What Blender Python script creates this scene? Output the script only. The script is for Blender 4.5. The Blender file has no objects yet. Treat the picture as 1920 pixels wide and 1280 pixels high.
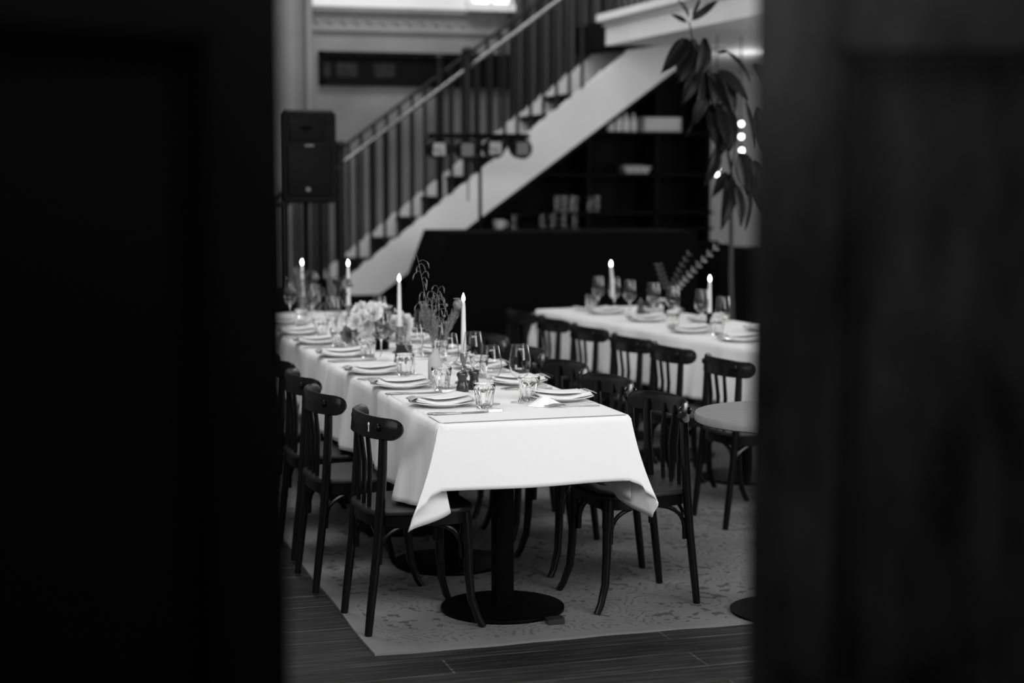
import bpy, bmesh, math, random
from mathutils import Vector, Matrix
random.seed(7)
S = bpy.context.scene
COL = S.collection
PI = math.pi
# ------------------------------------------------------------------ camera, view, light
CAM = Vector((0, 0, 1.604)); PITCH, YAW, FPX = .100, .299, 3168.0
cd = bpy.data.cameras.new('camera'); cam = bpy.data.objects.new('camera', cd); COL.objects.link(cam)
cam.location = CAM; cam.rotation_euler = (PI/2 - PITCH, 0, -YAW)
cd.sensor_width = 36; cd.lens = FPX/1920*36; cd.clip_start = .05; cd.clip_end = 60
cd.dof.use_dof = True; cd.dof.focus_distance = 5.95; cd.dof.aperture_fstop = 1.55
S.camera = cam
S.view_settings.view_transform = 'Standard'; S.view_settings.look = 'None'
S.view_settings.exposure = 0.0; S.view_settings.gamma = 1
W = bpy.data.worlds.new('world'); S.world = W; W.use_nodes = True
W.node_tree.nodes['Background'].inputs[0].default_value = (.5, .5, .5, 1)
W.node_tree.nodes['Background'].inputs[1].default_value = .01

def area(name, loc, target, sx, sy, power):
    l = bpy.data.lights.new(name, 'AREA'); l.shape = 'RECTANGLE'; l.size = sx; l.size_y = sy; l.energy = power
    o = bpy.data.objects.new(name, l); COL.objects.link(o); o.location = loc
    o.rotation_euler = (Vector(target) - Vector(loc)).to_track_quat('-Z', 'Y').to_euler(); return o
area('daylight_front_window', (3.9, 1.95, 2.3), (2.3, 6.5, .9), 2.2, 2.4, 122)
area('fill_over_door', (.9, 1.85, 3.3), (2.3, 8.2, .5), 4.0, 1.2, 125)  # unseen fill added above the door to brighten rug and cloth drops
area('fill_left', (-1.45, 4.3, 2.1), (3.2, 8.0, .6), 2.2, 1.6, 18)  # fill added from the left to lift the shaded cloth drops
area('daylight_right_window', (6.8, 8.6, 1.65), (2.5, 8.4, .6), 2.4, 1.3, 45)
area('daylight_gallery_skylight', (3.0, 12.2, 4.85), (3.3, 13.5, 2.2), 2.6, .8, 75)
area('fill_overhead', (1.3, 8.0, 4.85), (2.8, 8.4, 0), 2.2, 3.0, 150)  # overhead fill added for the right-hand table; the ceiling has no opening
area('fill_corridor', (-.6, .3, 2.5), (1.2, 1.9, 1.4), .35, .25, 5)  # unseen light added to lift the dark door faces

# ------------------------------------------------------------------ camera maths kept for measuring places
_f = Vector((math.sin(YAW)*math.cos(PITCH), math.cos(YAW)*math.cos(PITCH), -math.sin(PITCH)))
_r = Vector((math.cos(YAW), -math.sin(YAW), 0)); _u = _r.cross(_f)
def _ray(px, py): return _f + _r*((px-960)/FPX) - _u*((py-640)/FPX)
def PY(px, py, y): d = _ray(px, py); return CAM + d*(y/d.y)            # point of the plane Y = y
def PZ(px, py, z): d = _ray(px, py); return CAM + d*((z-CAM.z)/d.z)    # point of the plane Z = z

# ------------------------------------------------------------------ materials
MATS = {}
def mat(name, v, rough=.5, spec=.5, coat=0, metal=0, trans=0, emit=0, noise=None, bump=None, sheen=0):
    m = bpy.data.materials.new(name); m.use_nodes = True; nt = m.node_tree; b = nt.nodes['Principled BSDF']
    b.inputs['Base Color'].default_value = (v, v, v, 1); b.inputs['Roughness'].default_value = rough
    b.inputs['Specular IOR Level'].default_value = spec; b.inputs['Metallic'].default_value = metal
    b.inputs['Coat Weight'].default_value = coat; b.inputs['Coat Roughness'].default_value = .15
    b.inputs['Sheen Weight'].default_value = sheen
    if emit:
        b.inputs['Emission Color'].default_value = (1, 1, 1, 1); b.inputs['Emission Strength'].default_value = emit
    tc = nt.nodes.new('ShaderNodeTexCoord')
    if noise:   # (scale vector, low, high, detail)
        mp = nt.nodes.new('ShaderNodeMapping'); mp.inputs['Scale'].default_value = noise[0]
        n = nt.nodes.new('ShaderNodeTexNoise'); n.inputs['Scale'].default_value = 1; n.inputs['Detail'].default_value = noise[3]
        r = nt.nodes.new('ShaderNodeValToRGB'); r.color_ramp.elements[0].position = .3; r.color_ramp.elements[1].position = .7
        r.color_ramp.elements[0].color = (noise[1],)*3 + (1,); r.color_ramp.elements[1].color = (noise[2],)*3 + (1,)
        nt.links.new(tc.outputs['Object'], mp.inputs[0]); nt.links.new(mp.outputs[0], n.inputs['Vector'])
        nt.links.new(n.outputs['Fac'], r.inputs[0]); nt.links.new(r.outputs[0], b.inputs['Base Color'])
    if bump:    # (scale vector, strength, distance)
        mp = nt.nodes.new('ShaderNodeMapping'); mp.inputs['Scale'].default_value = bump[0]
        n = nt.nodes.new('ShaderNodeTexNoise'); n.inputs['Scale'].default_value = 1; n.inputs['Detail'].default_value = 3
        k = nt.nodes.new('ShaderNodeBump'); k.inputs['Strength'].default_value = bump[1]; k.inputs['Distance'].default_value = bump[2]
        nt.links.new(tc.outputs['Object'], mp.inputs[0]); nt.links.new(mp.outputs[0], n.inputs['Vector'])
        nt.links.new(n.outputs['Fac'], k.inputs['Height']); nt.links.new(k.outputs[0], b.inputs['Normal'])
    MATS[name] = m; return m

def math_node(nt, op, a, b=None):
    n = nt.nodes.new('ShaderNodeMath'); n.operation = op
    for i, s in enumerate((a, b)):
        if s is None: continue
        if isinstance(s, (int, float)): n.inputs[i].default_value = s
        else: nt.links.new(s, n.inputs[i])
    return n.outputs[0]

def glass_mat(name, tint, lo, edge, pos=.6):
    m = bpy.data.materials.new(name); m.use_nodes = True; nt = m.node_tree; nt.nodes.clear()
    o = nt.nodes.new('ShaderNodeOutputMaterial'); mx = nt.nodes.new('ShaderNodeMixShader')
    t = nt.nodes.new('ShaderNodeBsdfTransparent'); g = nt.nodes.new('ShaderNodeBsdfGlossy'); g.inputs['Roughness'].default_value = .02
    g.inputs['Color'].default_value = (.9, .9, .9, 1)
    lw = nt.nodes.new('ShaderNodeLayerWeight'); lw.inputs['Blend'].default_value = .5
    r = nt.nodes.new('ShaderNodeValToRGB'); e = r.color_ramp.elements
    e[0].position = pos; e[0].color = (tint,)*3 + (1,); e[1].position = .98; e[1].color = (edge,)*3 + (1,)
    nt.links.new(lw.outputs['Facing'], r.inputs[0]); nt.links.new(r.outputs[0], t.inputs['Color'])
    p = math_node(nt, 'POWER', lw.outputs['Facing'], 3.0); q = math_node(nt, 'MULTIPLY', p, .45); q = math_node(nt, 'ADD', q, lo)
    nt.links.new(q, mx.inputs[0]); nt.links.new(t.outputs[0], mx.inputs[1]); nt.links.new(g.outputs[0], mx.inputs[2])
    nt.links.new(mx.outputs[0], o.inputs[0]); MATS[name] = m; return m

mat('black_wood', .0028, .25, .34, coat=.04, bump=((30, 30, 6), .15, .002))
mat('seat_wood', .012, .42, .35)
mat('cloth', .84, .85, .15, bump=((14, 14, 5), .35, .012), sheen=.1)
mat('cloth_edge_shade', .28, .9, .1)  # grey that puts the shade of the table edge into colour
mat('black_metal', .0012, .45, .07)
mat('china', .80, .15, .5)
mat('napkin', .78, .9, .1, bump=((60, 60, 60), .2, .001))
mat('napkin_stripe', .22, .9, .1, noise=((30, 220, 30), .16, .55, 1))
mat('paper', .88, .7, .2)
mat('steel', .32, .34, metal=1)
mat('brass', .30, .3, metal=1)
mat('wax', .82, .45, .4)
mat('wick', .01, .9)
mat('flame', 1, .5, emit=14)
mat('mill_wood', .02, .3, .5, coat=.4)
mat('pale_ceramic', .52, .55, .3)
mat('dried_stem', .16, .8, .1, noise=((60, 60, 60), .10, .30, 2))
mat('dried_plume', .2, .9, .1, noise=((90, 90, 90), .10, .34, 2))
mat('petal', .62, .7, .2, noise=((30, 30, 30), .7, .92, 2), sheen=.2)
mat('petal_grey', .25, .7, .2, noise=((30, 30, 30), .14, .36, 2))
mat('leaf', .022, .38, .5)
mat('leaf_plant', .004, .42, .22)
mat('plastic_black', .0018, .5, .09)
mat('grille', .002, .6, .12, bump=((300, 300, 300), .5, .002))
mat('plaster', .30, .9, .1, noise=((1.3, 1.3, 1.3), .17, .29, 5))
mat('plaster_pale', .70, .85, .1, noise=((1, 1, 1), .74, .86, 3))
mat('stringer_paint', .55, .7, .2, noise=((2, 2, 2), .78, .86, 3))
mat('iron', .006, .45, .3)
mat('rail_metal', .22, .2, .5, metal=.9)
mat('tread_wood', .006, .7, .1)
mat('curtain', .07, .9, .1)
mat('black_cloth', .003, .95, .05)
mat('shelf_black', .0022, .6, .10)
mat('table_wood', .30, .4, .3, noise=((3, 12, 3), .22, .28, 3))
mat('lens_pale', .32, .6, .2, noise=((60, 25, 60), .18, .5, 0))
mat('lens_grey', .17, .6, .2)
mat('bulb', 1, .5, emit=6)
mat('door_paint', .012, .38, .5, noise=((14, 14, 5), .004, .05, 6), bump=((14, 14, 5), .5, .004))
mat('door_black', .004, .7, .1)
mat('frame_dark', .004, .7, .08)
mat('tablet', .012, .35, .4)
mat('print_dim', .03, .6, .2, noise=((20, 20, 20), .004, .022, 3))
mat('frosted_pane', .6, .4, emit=1.6)
glass_mat('glass', .992, .03, .72)
m_ = mat('glass_thick', 1, 0, .5); m_.node_tree.nodes['Principled BSDF'].inputs['Transmission Weight'].default_value = 1; m_.node_tree.nodes['Principled BSDF'].inputs['IOR'].default_value = 1.45

def planks():
    m = bpy.data.materials.new('floor_planks'); m.use_nodes = True; nt = m.node_tree; b = nt.nodes['Principled BSDF']
    tc = nt.nodes.new('ShaderNodeTexCoord'); mp = nt.nodes.new('ShaderNodeMapping'); mp.inputs['Rotation'].default_value = (0, 0, 0)
    br = nt.nodes.new('ShaderNodeTexBrick'); br.inputs['Scale'].default_value = 1; br.inputs['Brick Width'].default_value = 2.2
    br.inputs['Row Height'].default_value = .16; br.inputs['Mortar Size'].default_value = .004; br.offset = .37
    br.inputs['Color1'].default_value = (.011,)*3 + (1,); br.inputs['Color2'].default_value = (.022,)*3 + (1,); br.inputs['Mortar'].default_value = (.06,)*3 + (1,)
    mp2 = nt.nodes.new('ShaderNodeMapping'); mp2.inputs['Scale'].default_value = (4, 60, 4)
    n = nt.nodes.new('ShaderNodeTexNoise'); n.inputs['Scale'].default_value = 1; n.inputs['Detail'].default_value = 6
    r = nt.nodes.new('ShaderNodeValToRGB'); r.color_ramp.elements[0].position = .45; r.color_ramp.elements[1].position = .78
    r.color_ramp.elements[0].color = (.55,)*3 + (1,); r.color_ramp.elements[1].color = (2.6,)*3 + (1,)
    mx = nt.nodes.new('ShaderNodeMix'); mx.data_type = 'RGBA'; mx.blend_type = 'MULTIPLY'; mx.inputs[0].default_value = 1
    for x, y in ((tc.outputs['Object'], mp.inputs[0]), (mp.outputs[0], br.inputs['Vector']), (tc.outputs['Object'], mp2.inputs[0]),
                 (mp2.outputs[0], n.inputs['Vector']), (n.outputs['Fac'], r.inputs[0]), (br.outputs['Color'], mx.inputs[6]),
                 (r.outputs[0], mx.inputs[7]), (mx.outputs[2], b.inputs['Base Color'])): nt.links.new(x, y)
    b.inputs['Roughness'].default_value = .55; b.inputs['Specular IOR Level'].default_value = .3
    MATS['floor_planks'] = m
planks()
def rug_mat():
    m = bpy.data.materials.new('rug_wool'); m.use_nodes = True; nt = m.node_tree; b = nt.nodes['Principled BSDF']
    L = nt.links.new; tc = nt.nodes.new('ShaderNodeTexCoord')
    sep = nt.nodes.new('ShaderNodeSeparateXYZ'); L(tc.outputs['Object'], sep.inputs[0])
    v = nt.nodes.new('ShaderNodeTexVoronoi'); v.feature = 'F1'; v.inputs['Scale'].default_value = 4.5; v.inputs['Randomness'].default_value = .35
    wn = nt.nodes.new('ShaderNodeTexNoise'); wn.inputs['Scale'].default_value = 7; wn.inputs['Detail'].default_value = 2
    ad = nt.nodes.new('ShaderNodeMix'); ad.data_type = 'VECTOR'; ad.inputs[0].default_value = .09
    L(tc.outputs['Object'], wn.inputs['Vector']); L(tc.outputs['Object'], ad.inputs[4]); L(wn.outputs['Color'], ad.inputs[5]); L(ad.outputs[1], v.inputs['Vector'])
    rings = math_node(nt, 'SINE', math_node(nt, 'MULTIPLY', v.outputs['Distance'], 55.0))
    rings = math_node(nt, 'GREATER_THAN', rings, .45)
    n2 = nt.nodes.new('ShaderNodeTexNoise'); n2.inputs['Scale'].default_value = 22; n2.inputs['Detail'].default_value = 3; L(tc.outputs['Object'], n2.inputs['Vector'])
    specks = math_node(nt, 'GREATER_THAN', n2.outputs['Fac'], .57)
    n3 = nt.nodes.new('ShaderNodeTexNoise'); n3.inputs['Scale'].default_value = 4.0; n3.inputs['Detail'].default_value = 2; L(tc.outputs['Object'], n3.inputs['Vector'])
    worn = math_node(nt, 'GREATER_THAN', n3.outputs['Fac'], .47)
    n4 = nt.nodes.new('ShaderNodeTexNoise'); n4.inputs['Scale'].default_value = 60; n4.inputs['Detail'].default_value = 5; L(tc.outputs['Object'], n4.inputs['Vector'])
    frag = math_node(nt, 'GREATER_THAN', n4.outputs['Fac'], .5)
    pat = math_node(nt, 'MULTIPLY', math_node(nt, 'MULTIPLY', math_node(nt, 'MULTIPLY', rings, frag), worn), .5)
    sp2 = math_node(nt, 'MULTIPLY', math_node(nt, 'MULTIPLY', specks, math_node(nt, 'SUBTRACT', 1.0, worn)), math_node(nt, 'GREATER_THAN', v.outputs['Distance'], .09))
    pat = math_node(nt, 'MAXIMUM', pat, math_node(nt, 'MULTIPLY', sp2, .75))
    # plain selvedge round the rim
    dx = math_node(nt, 'SUBTRACT', 1.85, math_node(nt, 'ABSOLUTE', sep.outputs[0])); dy = math_node(nt, 'SUBTRACT', 2.3, math_node(nt, 'ABSOLUTE', sep.outputs[1]))
    rim = math_node(nt, 'MINIMUM', dx, dy); inside = math_node(nt, 'GREATER_THAN', rim, .07)
    pat = math_node(nt, 'MULTIPLY', pat, inside)
    base = nt.nodes.new('ShaderNodeTexNoise'); base.inputs['Scale'].default_value = 2.2; base.inputs['Detail'].default_value = 6; L(tc.outputs['Object'], base.inputs['Vector'])
    r = nt.nodes.new('ShaderNodeValToRGB'); r.color_ramp.elements[0].position = .3; r.color_ramp.elements[1].position = .7
    r.color_ramp.elements[0].color = (.13,)*3 + (1,); r.color_ramp.elements[1].color = (.19,)*3 + (1,); L(base.outputs['Fac'], r.inputs[0])
    mx = nt.nodes.new('ShaderNodeMix'); mx.data_type = 'RGBA'; L(math_node(nt, 'MULTIPLY', pat, .92), mx.inputs[0]); L(r.outputs[0], mx.inputs[6])
    mx.inputs[7].default_value = (.04, .04, .04, 1); L(mx.outputs[2], b.inputs['Base Color'])
    b.inputs['Roughness'].default_value = .95; b.inputs['Specular IOR Level'].default_value = .05; MATS['rug_wool'] = m
rug_mat()

# ------------------------------------------------------------------ mesh helpers
def V(*a): return Vector(a)
def box(bm, x0, x1, y0, y1, z0, z1, mtx=None, bev=0):
    vs = [bm.verts.new((x, y, z)) for z in (z0, z1) for y in (y0, y1) for x in (x0, x1)]
    fs = [bm.faces.new([vs[i] for i in q]) for q in ((0, 2, 3, 1), (4, 5, 7, 6), (0, 1, 5, 4), (2, 6, 7, 3), (0, 4, 6, 2), (1, 3, 7, 5))]
    if bev: 
        r = bmesh.ops.bevel(bm, geom=list({e for f in fs for e in f.edges}), offset=bev, segments=2, affect='EDGES', profile=.5)
        vs = list({v for f in r['faces'] for v in f.verts} | {v for v in vs if v.is_valid})
    if mtx is not None: bmesh.ops.transform(bm, matrix=mtx, verts=vs)
    return vs
def tube(bm, pts, rad, n=8, cap=True, sq=None):
    pts = [Vector(p) for p in pts]; rs = rad if isinstance(rad, (list, tuple)) else [rad]*len(pts); rings = []
    prev = None
    for i, p in enumerate(pts):
        t = (pts[min(i+1, len(pts)-1)] - pts[max(i-1, 0)]).normalized()
        if prev is None:
            a = Vector((0, 0, 1)) if abs(t.z) < .9 else Vector((1, 0, 0)); u = t.cross(a).normalized()
        else: u = (prev - t*prev.dot(t)).normalized()
        prev = u; w = t.cross(u)
        rings.append([bm.verts.new(p + (u*math.cos(2*PI*k/n) + w*math.sin(2*PI*k/n))*rs[i]) for k in range(n)])
    for a, b in zip(rings, rings[1:]):
        for k in range(n): bm.faces.new((a[k], a[(k+1) % n], b[(k+1) % n], b[k]))
    if cap: bm.faces.new(rings[0][::-1]); bm.faces.new(rings[-1])
def lathe(bm, prof, n=24, at=(0, 0, 0), closed=True, lobes=0, amp=0):
    at = Vector(at); rings = []
    for r, z in prof:
        if r < 1e-6: rings.append([bm.verts.new(at + Vector((0, 0, z)))])
        else: rings.append([bm.verts.new(at + Vector(((r*(1+amp*math.cos(lobes*2*PI*k/n)))*math.cos(2*PI*k/n), (r*(1+amp*math.cos(lobes*2*PI*k/n)))*math.sin(2*PI*k/n), z))) for k in range(n)])
    for a, b in zip(rings, rings[1:]):
        if len(a) == 1 and len(b) == 1: continue
        for k in range(n):
            k2 = (k+1) % n
            if len(a) == 1: bm.faces.new((a[0], b[k2], b[k]))
            elif len(b) == 1: bm.faces.new((a[k], a[k2], b[0]))
            else: bm.faces.new((a[k], a[k2], b[k2], b[k]))
def prism(bm, poly, off):
    off = Vector(off); a = [bm.verts.new(p) for p in poly]; b = [bm.verts.new(Vector(p) + off) for p in poly]
    n = len(poly); bm.faces.new(a); bm.faces.new(b[::-1])
    for i in range(n): bm.faces.new((a[i], b[i], b[(i+1) % n], a[(i+1) % n]))
def grid(bm, f, nu, nv):
    vs = [[bm.verts.new(f(i/nu, j/nv)) for j in range(nv+1)] for i in range(nu+1)]
    for i in range(nu):
        for j in range(nv): bm.faces.new((vs[i][j], vs[i+1][j], vs[i+1][j+1], vs[i][j+1]))
    return vs
def obj(name, bm, m, parent=None, smooth=True, loc=None):
    bmesh.ops.recalc_face_normals(bm, faces=bm.faces)
    me = bpy.data.meshes.new(name); bm.to_mesh(me); bm.free()
    if smooth:
        for p in me.polygons: p.use_smooth = True
        try: me.set_sharp_from_angle(angle=math.radians(42))
        except Exception: pass
    me.materials.append(MATS[m]); o = bpy.data.objects.new(name, me); COL.objects.link(o)
    if parent: o.parent = parent
    if loc is not None: o.location = loc
    return o
def mk(name, m, fn, parent=None, smooth=True, loc=None):
    bm = bmesh.new(); fn(bm); return obj(name, bm, m, parent, smooth, loc)
def tag(o, label, cat, group=None):
    o['label'] = label; o['category'] = cat
    if group: o['group'] = group
    return o
def thing(name, label, cat, loc=(0, 0, 0), rz=0, group=None):
    o = bpy.data.objects.new(name, None); COL.objects.link(o); o.empty_display_size = .05
    o.location = loc; o.rotation_euler = (0, 0, rz); return tag(o, label, cat, group)
def dup(root, loc, rz, label, group=None):
    r = root.copy(); COL.objects.link(r); r.location = loc; r.rotation_euler = (0, 0, rz); r['label'] = label
    if group: r['group'] = group
    for ch in root.children:
        c = ch.copy(); COL.objects.link(c); c.parent = r
        for g in ch.children:
            d = g.copy(); COL.objects.link(d); d.parent = c
    return r
def solid(o, t, off=0):
    md = o.modifiers.new('thickness', 'SOLIDIFY'); md.thickness = t; md.offset = off; return o
def struct(name, m, fn, smooth=False, loc=None):
    o = mk(name, m, fn, None, smooth, loc); o['kind'] = 'structure'; return o
class Maker:   # first call builds, later calls copy
    def __init__(s, build): s.b = build; s.r = None
    def __call__(s, loc, rz, label, group=None):
        if s.r is None: s.r = s.b(loc, rz, label, group); return s.r
        return dup(s.r, loc, rz, label, group)

# ------------------------------------------------------------------ the room
struct('floor', 'floor_planks', lambda bm: box(bm, -1.8, 8.6, -2, 16.4, -.1, 0))
struct('ceiling', 'plaster', lambda bm: box(bm, -1.8, 8.6, 1.5, 16.4, 5.0, 5.1))
struct('wall_back', 'plaster', lambda bm: box(bm, -1.8, 5.8, 13.6, 13.8, 0, 5))
struct('wall_alcove', 'plaster_pale', lambda bm: (box(bm, 5.6, 8.6, 16.2, 16.4, 0, 5), box(bm, 5.6, 5.8, 13.8, 16.2, 0, 5), box(bm, 8.4, 8.6, 12.3, 16.2, 0, 5), box(bm, 7.2, 8.4, 12.3, 12.5, 0, 5)))
struct('wall_left', 'plaster', lambda bm: (box(bm, -1.8, -1.6, -2, 3.2, 0, 5), box(bm, -1.8, -1.6, 5.4, 13.6, 0, 5), box(bm, -1.8, -1.6, 3.2, 5.4, 0, 1.25), box(bm, -1.8, -1.6, 3.2, 5.4, 2.95, 5)))
def rightwall(bm):
    box(bm, 7.0, 7.2, -2, 7.3, 0, 5); box(bm, 7.0, 7.2, 9.9, 12.5, 0, 5); box(bm, 7.0, 7.2, 7.3, 9.9, 0, .95); box(bm, 7.0, 7.2, 7.3, 9.9, 2.4, 5)
struct('wall_right', 'plaster', rightwall)
def frontwall(bm):
    box(bm, -1.6, -.40, 1.5, 1.66, 0, 2.55); box(bm, -1.6, -1.2, 1.5, 1.66, 2.55, 5); box(bm, -1.2, -.40, 1.5, 1.66, 4.0, 5); box(bm, -.40, 1.62, 1.5, 1.66, 2.25, 2.55); box(bm, -.40, 2.6, 1.5, 1.66, 4.0, 5); box(bm, 1.62, 2.6, 1.5, 1.66, 0, 2.55)
    box(bm, 2.6, 5.2, 1.5, 1.66, 0, .95); box(bm, 2.6, 5.2, 1.5, 1.66, 3.6, 5); box(bm, 5.2, 7.0, 1.5, 1.66, 0, 5)
struct('wall_front', 'plaster', frontwall)
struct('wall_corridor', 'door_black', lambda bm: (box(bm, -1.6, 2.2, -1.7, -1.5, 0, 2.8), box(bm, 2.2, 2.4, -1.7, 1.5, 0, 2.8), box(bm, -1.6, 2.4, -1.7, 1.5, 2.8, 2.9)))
def winframe(bm, a, b, z0, z1, fixed, axis):
    for k in range(4):
        p = a + (b-a)*k/3
        if axis == 'x': box(bm, p-.03, p+.03, fixed-.03, fixed+.03, z0, z1)
        else: box(bm, fixed-.03, fixed+.03, p-.03, p+.03, z0, z1)
    for z in (z0, (z0+z1)/2, z1):
        if axis == 'x': box(bm, a, b, fixed-.025, fixed+.025, z-.03, z+.03)
        else: box(bm, fixed-.025, fixed+.025, a, b, z-.03, z+.03)
struct('window_1', 'plaster_pale', lambda bm: winframe(bm, 2.6, 5.2, .95, 3.6, 1.58, 'x'))
struct('added_window_left', 'plaster_pale', lambda bm: winframe(bm, 3.2, 5.4, 1.25, 2.95, -1.7, 'y'))  # unseen window added to house the left fill
struct('added_window_over_door', 'plaster_pale', lambda bm: winframe(bm, -1.2, 2.6, 2.55, 4.0, 1.58, 'x'))  # unseen window added above the door to house the fill
struct('window_2', 'plaster_pale', lambda bm: winframe(bm, 7.3, 9.9, .95, 2.4, 7.1, 'y'))
# back wall dressing: pilaster, frieze, cornice and an upper window
pl = PY(572, 200, 13.6).x; pr = PY(586, 200, 13.55).x
struct('trim_1', 'plaster', lambda bm: box(bm, pl, pr, 13.52, 13.6, 0, 5))
zf0 = PY(700, 55, 13.55).z; zf1 = PY(700, 22, 13.55).z
struct('trim_2', 'plaster', lambda bm: (box(bm, pr, 4.75, 13.575, 13.6, zf0-.018, zf0), box(bm, pr, 4.75, 13.56, 13.6, zf1, zf1+.03)))
def frieze(bm):
    x = pr + .06
    while x < 4.6:
        for k in range(7):
            a = k/6*PI*1.6; r = .015 + .035*(1-k/6)
            bmesh.ops.create_icosphere(bm, subdivisions=1, radius=.011, matrix=Matrix.Translation((x + r*math.cos(a), 13.595, (zf0+zf1)/2 + r*math.sin(a))))
        x += .11
struct('trim_3', 'plaster', frieze, True)
wx0 = PY(885, 5, 13.55).x; wx1 = PY(957, 5, 13.55).x; wz = PY(900, 7, 13.55).z
w3 = struct('window_3', 'plaster_pale', lambda bm: (box(bm, wx0-.05, wx1+.05, 13.5, 13.6, wz-.06, wz), box(bm, wx0-.05, wx0, 13.52, 13.6, wz, wz+1.1), box(bm, wx1, wx1+.05, 13.52, 13.6, wz, wz+1.1), box(bm, wx0-.05, wx1+.05, 13.52, 13.6, wz+1.1, wz+1.16), box(bm, (wx0+wx1)/2-.02, (wx0+wx1)/2+.02, 13.54, 13.6, wz, wz+1.1)))
mk('window_pane', 'frosted_pane', lambda bm: box(bm, wx0, wx1, 13.57, 13.595, wz, wz+1.1), w3, False)
struct('wall_top_painted_light', 'plaster_pale', lambda bm: box(bm, pr, 4.75, 13.585, 13.6, zf1+.04, 5.0))  # paler colour stands in for daylight on the upper wall
# gallery over the right side, its moulded edge running towards the viewer
GX = 4.69
def gallery(bm):
    box(bm, GX+.01, 7.0, 4.2, 12.7, 2.60, 2.80); box(bm, 5.8, 8.4, 12.7, 16.2, 2.60, 2.80); None
    box(bm, GX-.03, GX+.04, 4.2, 12.62, 2.59, 2.74)
    box(bm, GX-.05, GX+.05, 4.2, 12.64, 2.74, 2.775); box(bm, GX-.09, GX+.05, 4.2, 12.68, 2.775, 2.83)
struct('trim_6', 'tread_wood', lambda bm: box(bm, GX+.02, 5.6, 12.7, 13.6, 2.60, 2.80))
struct('trim_4', 'stringer_paint', gallery)

# the pair of half-open doors seen from the dark corridor
def door(name, px, py, ang, flip, m):
    # free edge at (px,py); leaf runs along local +x towards its hinge; the corridor face is local -y*flip
    wd = .75
    def f(bm):
        t = .02
        st = .098
        box(bm, 0, st, -t, t, .01, 2.12); box(bm, wd-st, wd, -t, t, .01, 2.12)
        for z0, z1 in ((.01, .20), (.86, .86+.001), (1.765, 2.12)): box(bm, st, wd-st, -t, t, z0, z1)
        box(bm, st, wd-st, -t, t, .42, .52); box(bm, st, wd-st, -.010, .010, .2, 1.77)
    o = mk(name, m, f, None, False); o['kind'] = 'structure'; o.location = (px, py, 0); o.rotation_euler = (0, 0, ang)
    def mould(bm):
        for s in (-1, 1):
            for (z0, z1) in ((.20, .42), (.52, 1.765)):
                for k, (w, h) in enumerate(((.012, .030), (.026, .021), (.040, .014))):
                    a, b = .098, wd-.098
                    for q in ((a, a+w, z0, z1), (b-w, b, z0, z1), (a, b, z0, z0+w), (a, b, z1-w, z1)):
                        box(bm, q[0], q[1], min(0, s*h), max(0, s*h), q[2], q[3])
    mk('panel_moulding', m, mould, o, False)
    mk('door_handle', 'black_metal', lambda bm: (tube(bm, [(.05, -.02, .95), (.05, -.07, .95), (.15, -.075, .95)], .009), tube(bm, [(.05, .02, .95), (.05, .07, .95), (.15, .075, .95)], .009)), o)
    return o
door('door_1', .321, 2.0, PI + .45, 1, 'door_black')
door('door_2', .945, 2.0, -.5236, 1, 'door_paint')

# ------------------------------------------------------------------ rug and wedge
RX, RY = 1.18+1.85, 5.38+2.3
def rugf(bm):
    N = 60
    def f(u, v):
        x = -1.85+3.7*u; y = -2.3+4.6*v
        return (x + .004*math.sin(y*7), y + .006*math.sin(x*5) + .003*math.sin(x*23), .009)
    grid(bm, f, N, N)
    r = bmesh.ops.extrude_face_region(bm, geom=list(bm.faces)); bmesh.ops.translate(bm, vec=(0, 0, -.008), verts=[g for g in r['geom'] if isinstance(g, bmesh.types.BMVert)])
tag(mk('rug', 'rug_wool', rugf, loc=(RX, RY, 0)), 'worn pale patterned rug lying on the dark plank floor under the tables', 'rug')
tag(mk('wooden_wedge', 'mill_wood', lambda bm: prism(bm, [(0, 0, 0), (.06, 0, 0), (.06, 0, .022), (0, 0, .018)], (0, .045, 0)), loc=(1.845, 5.545, .0095)), 'small dark wooden wedge on the rug under the rim of the round table base', 'wedge')

# ------------------------------------------------------------------ tables
def b_table(loc, rz, label, group):
    t = thing('pedestal_table', label, 'table', loc, rz, group)
    mk('base', 'black_metal', lambda bm: lathe(bm, [(0, 0), (.226, 0), (.228, .004), (.226, .012), (.19, .016), (.05, .022), (0, .022)], 64), t, True)
    mk('column', 'black_metal', lambda bm: box(bm, -.034, .034, -.034, .034, .02, .715, bev=.004), t)
    mk('top_bracket', 'black_metal', lambda bm: (box(bm, -.22, .22, -.03, .03, .712, .722), box(bm, -.03, .03, -.22, .22, .712, .722)), t, False)
    mk('tabletop', 'seat_wood', lambda bm: box(bm, -.332, .332, -.375, .375, .722, .752, bev=.003), t, False)
    return t
table = Maker(b_table)
TX, T0 = 1.757, 5.44
table((TX, T0+.378, .0095), 0, 'black pedestal table at the near end of the long table row, round base showing')
table((TX, T0+.378+.757, .0095), 0, 'black pedestal table standing directly behind the nearest one under the white cloth')
for k in range(2, 6): table((TX, T0+.378+.757*k, .0095 if k < 6 else 0), 0, 'pedestal table farther back in the long row, hidden under the white cloth', 'hidden tables of the long row')

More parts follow.
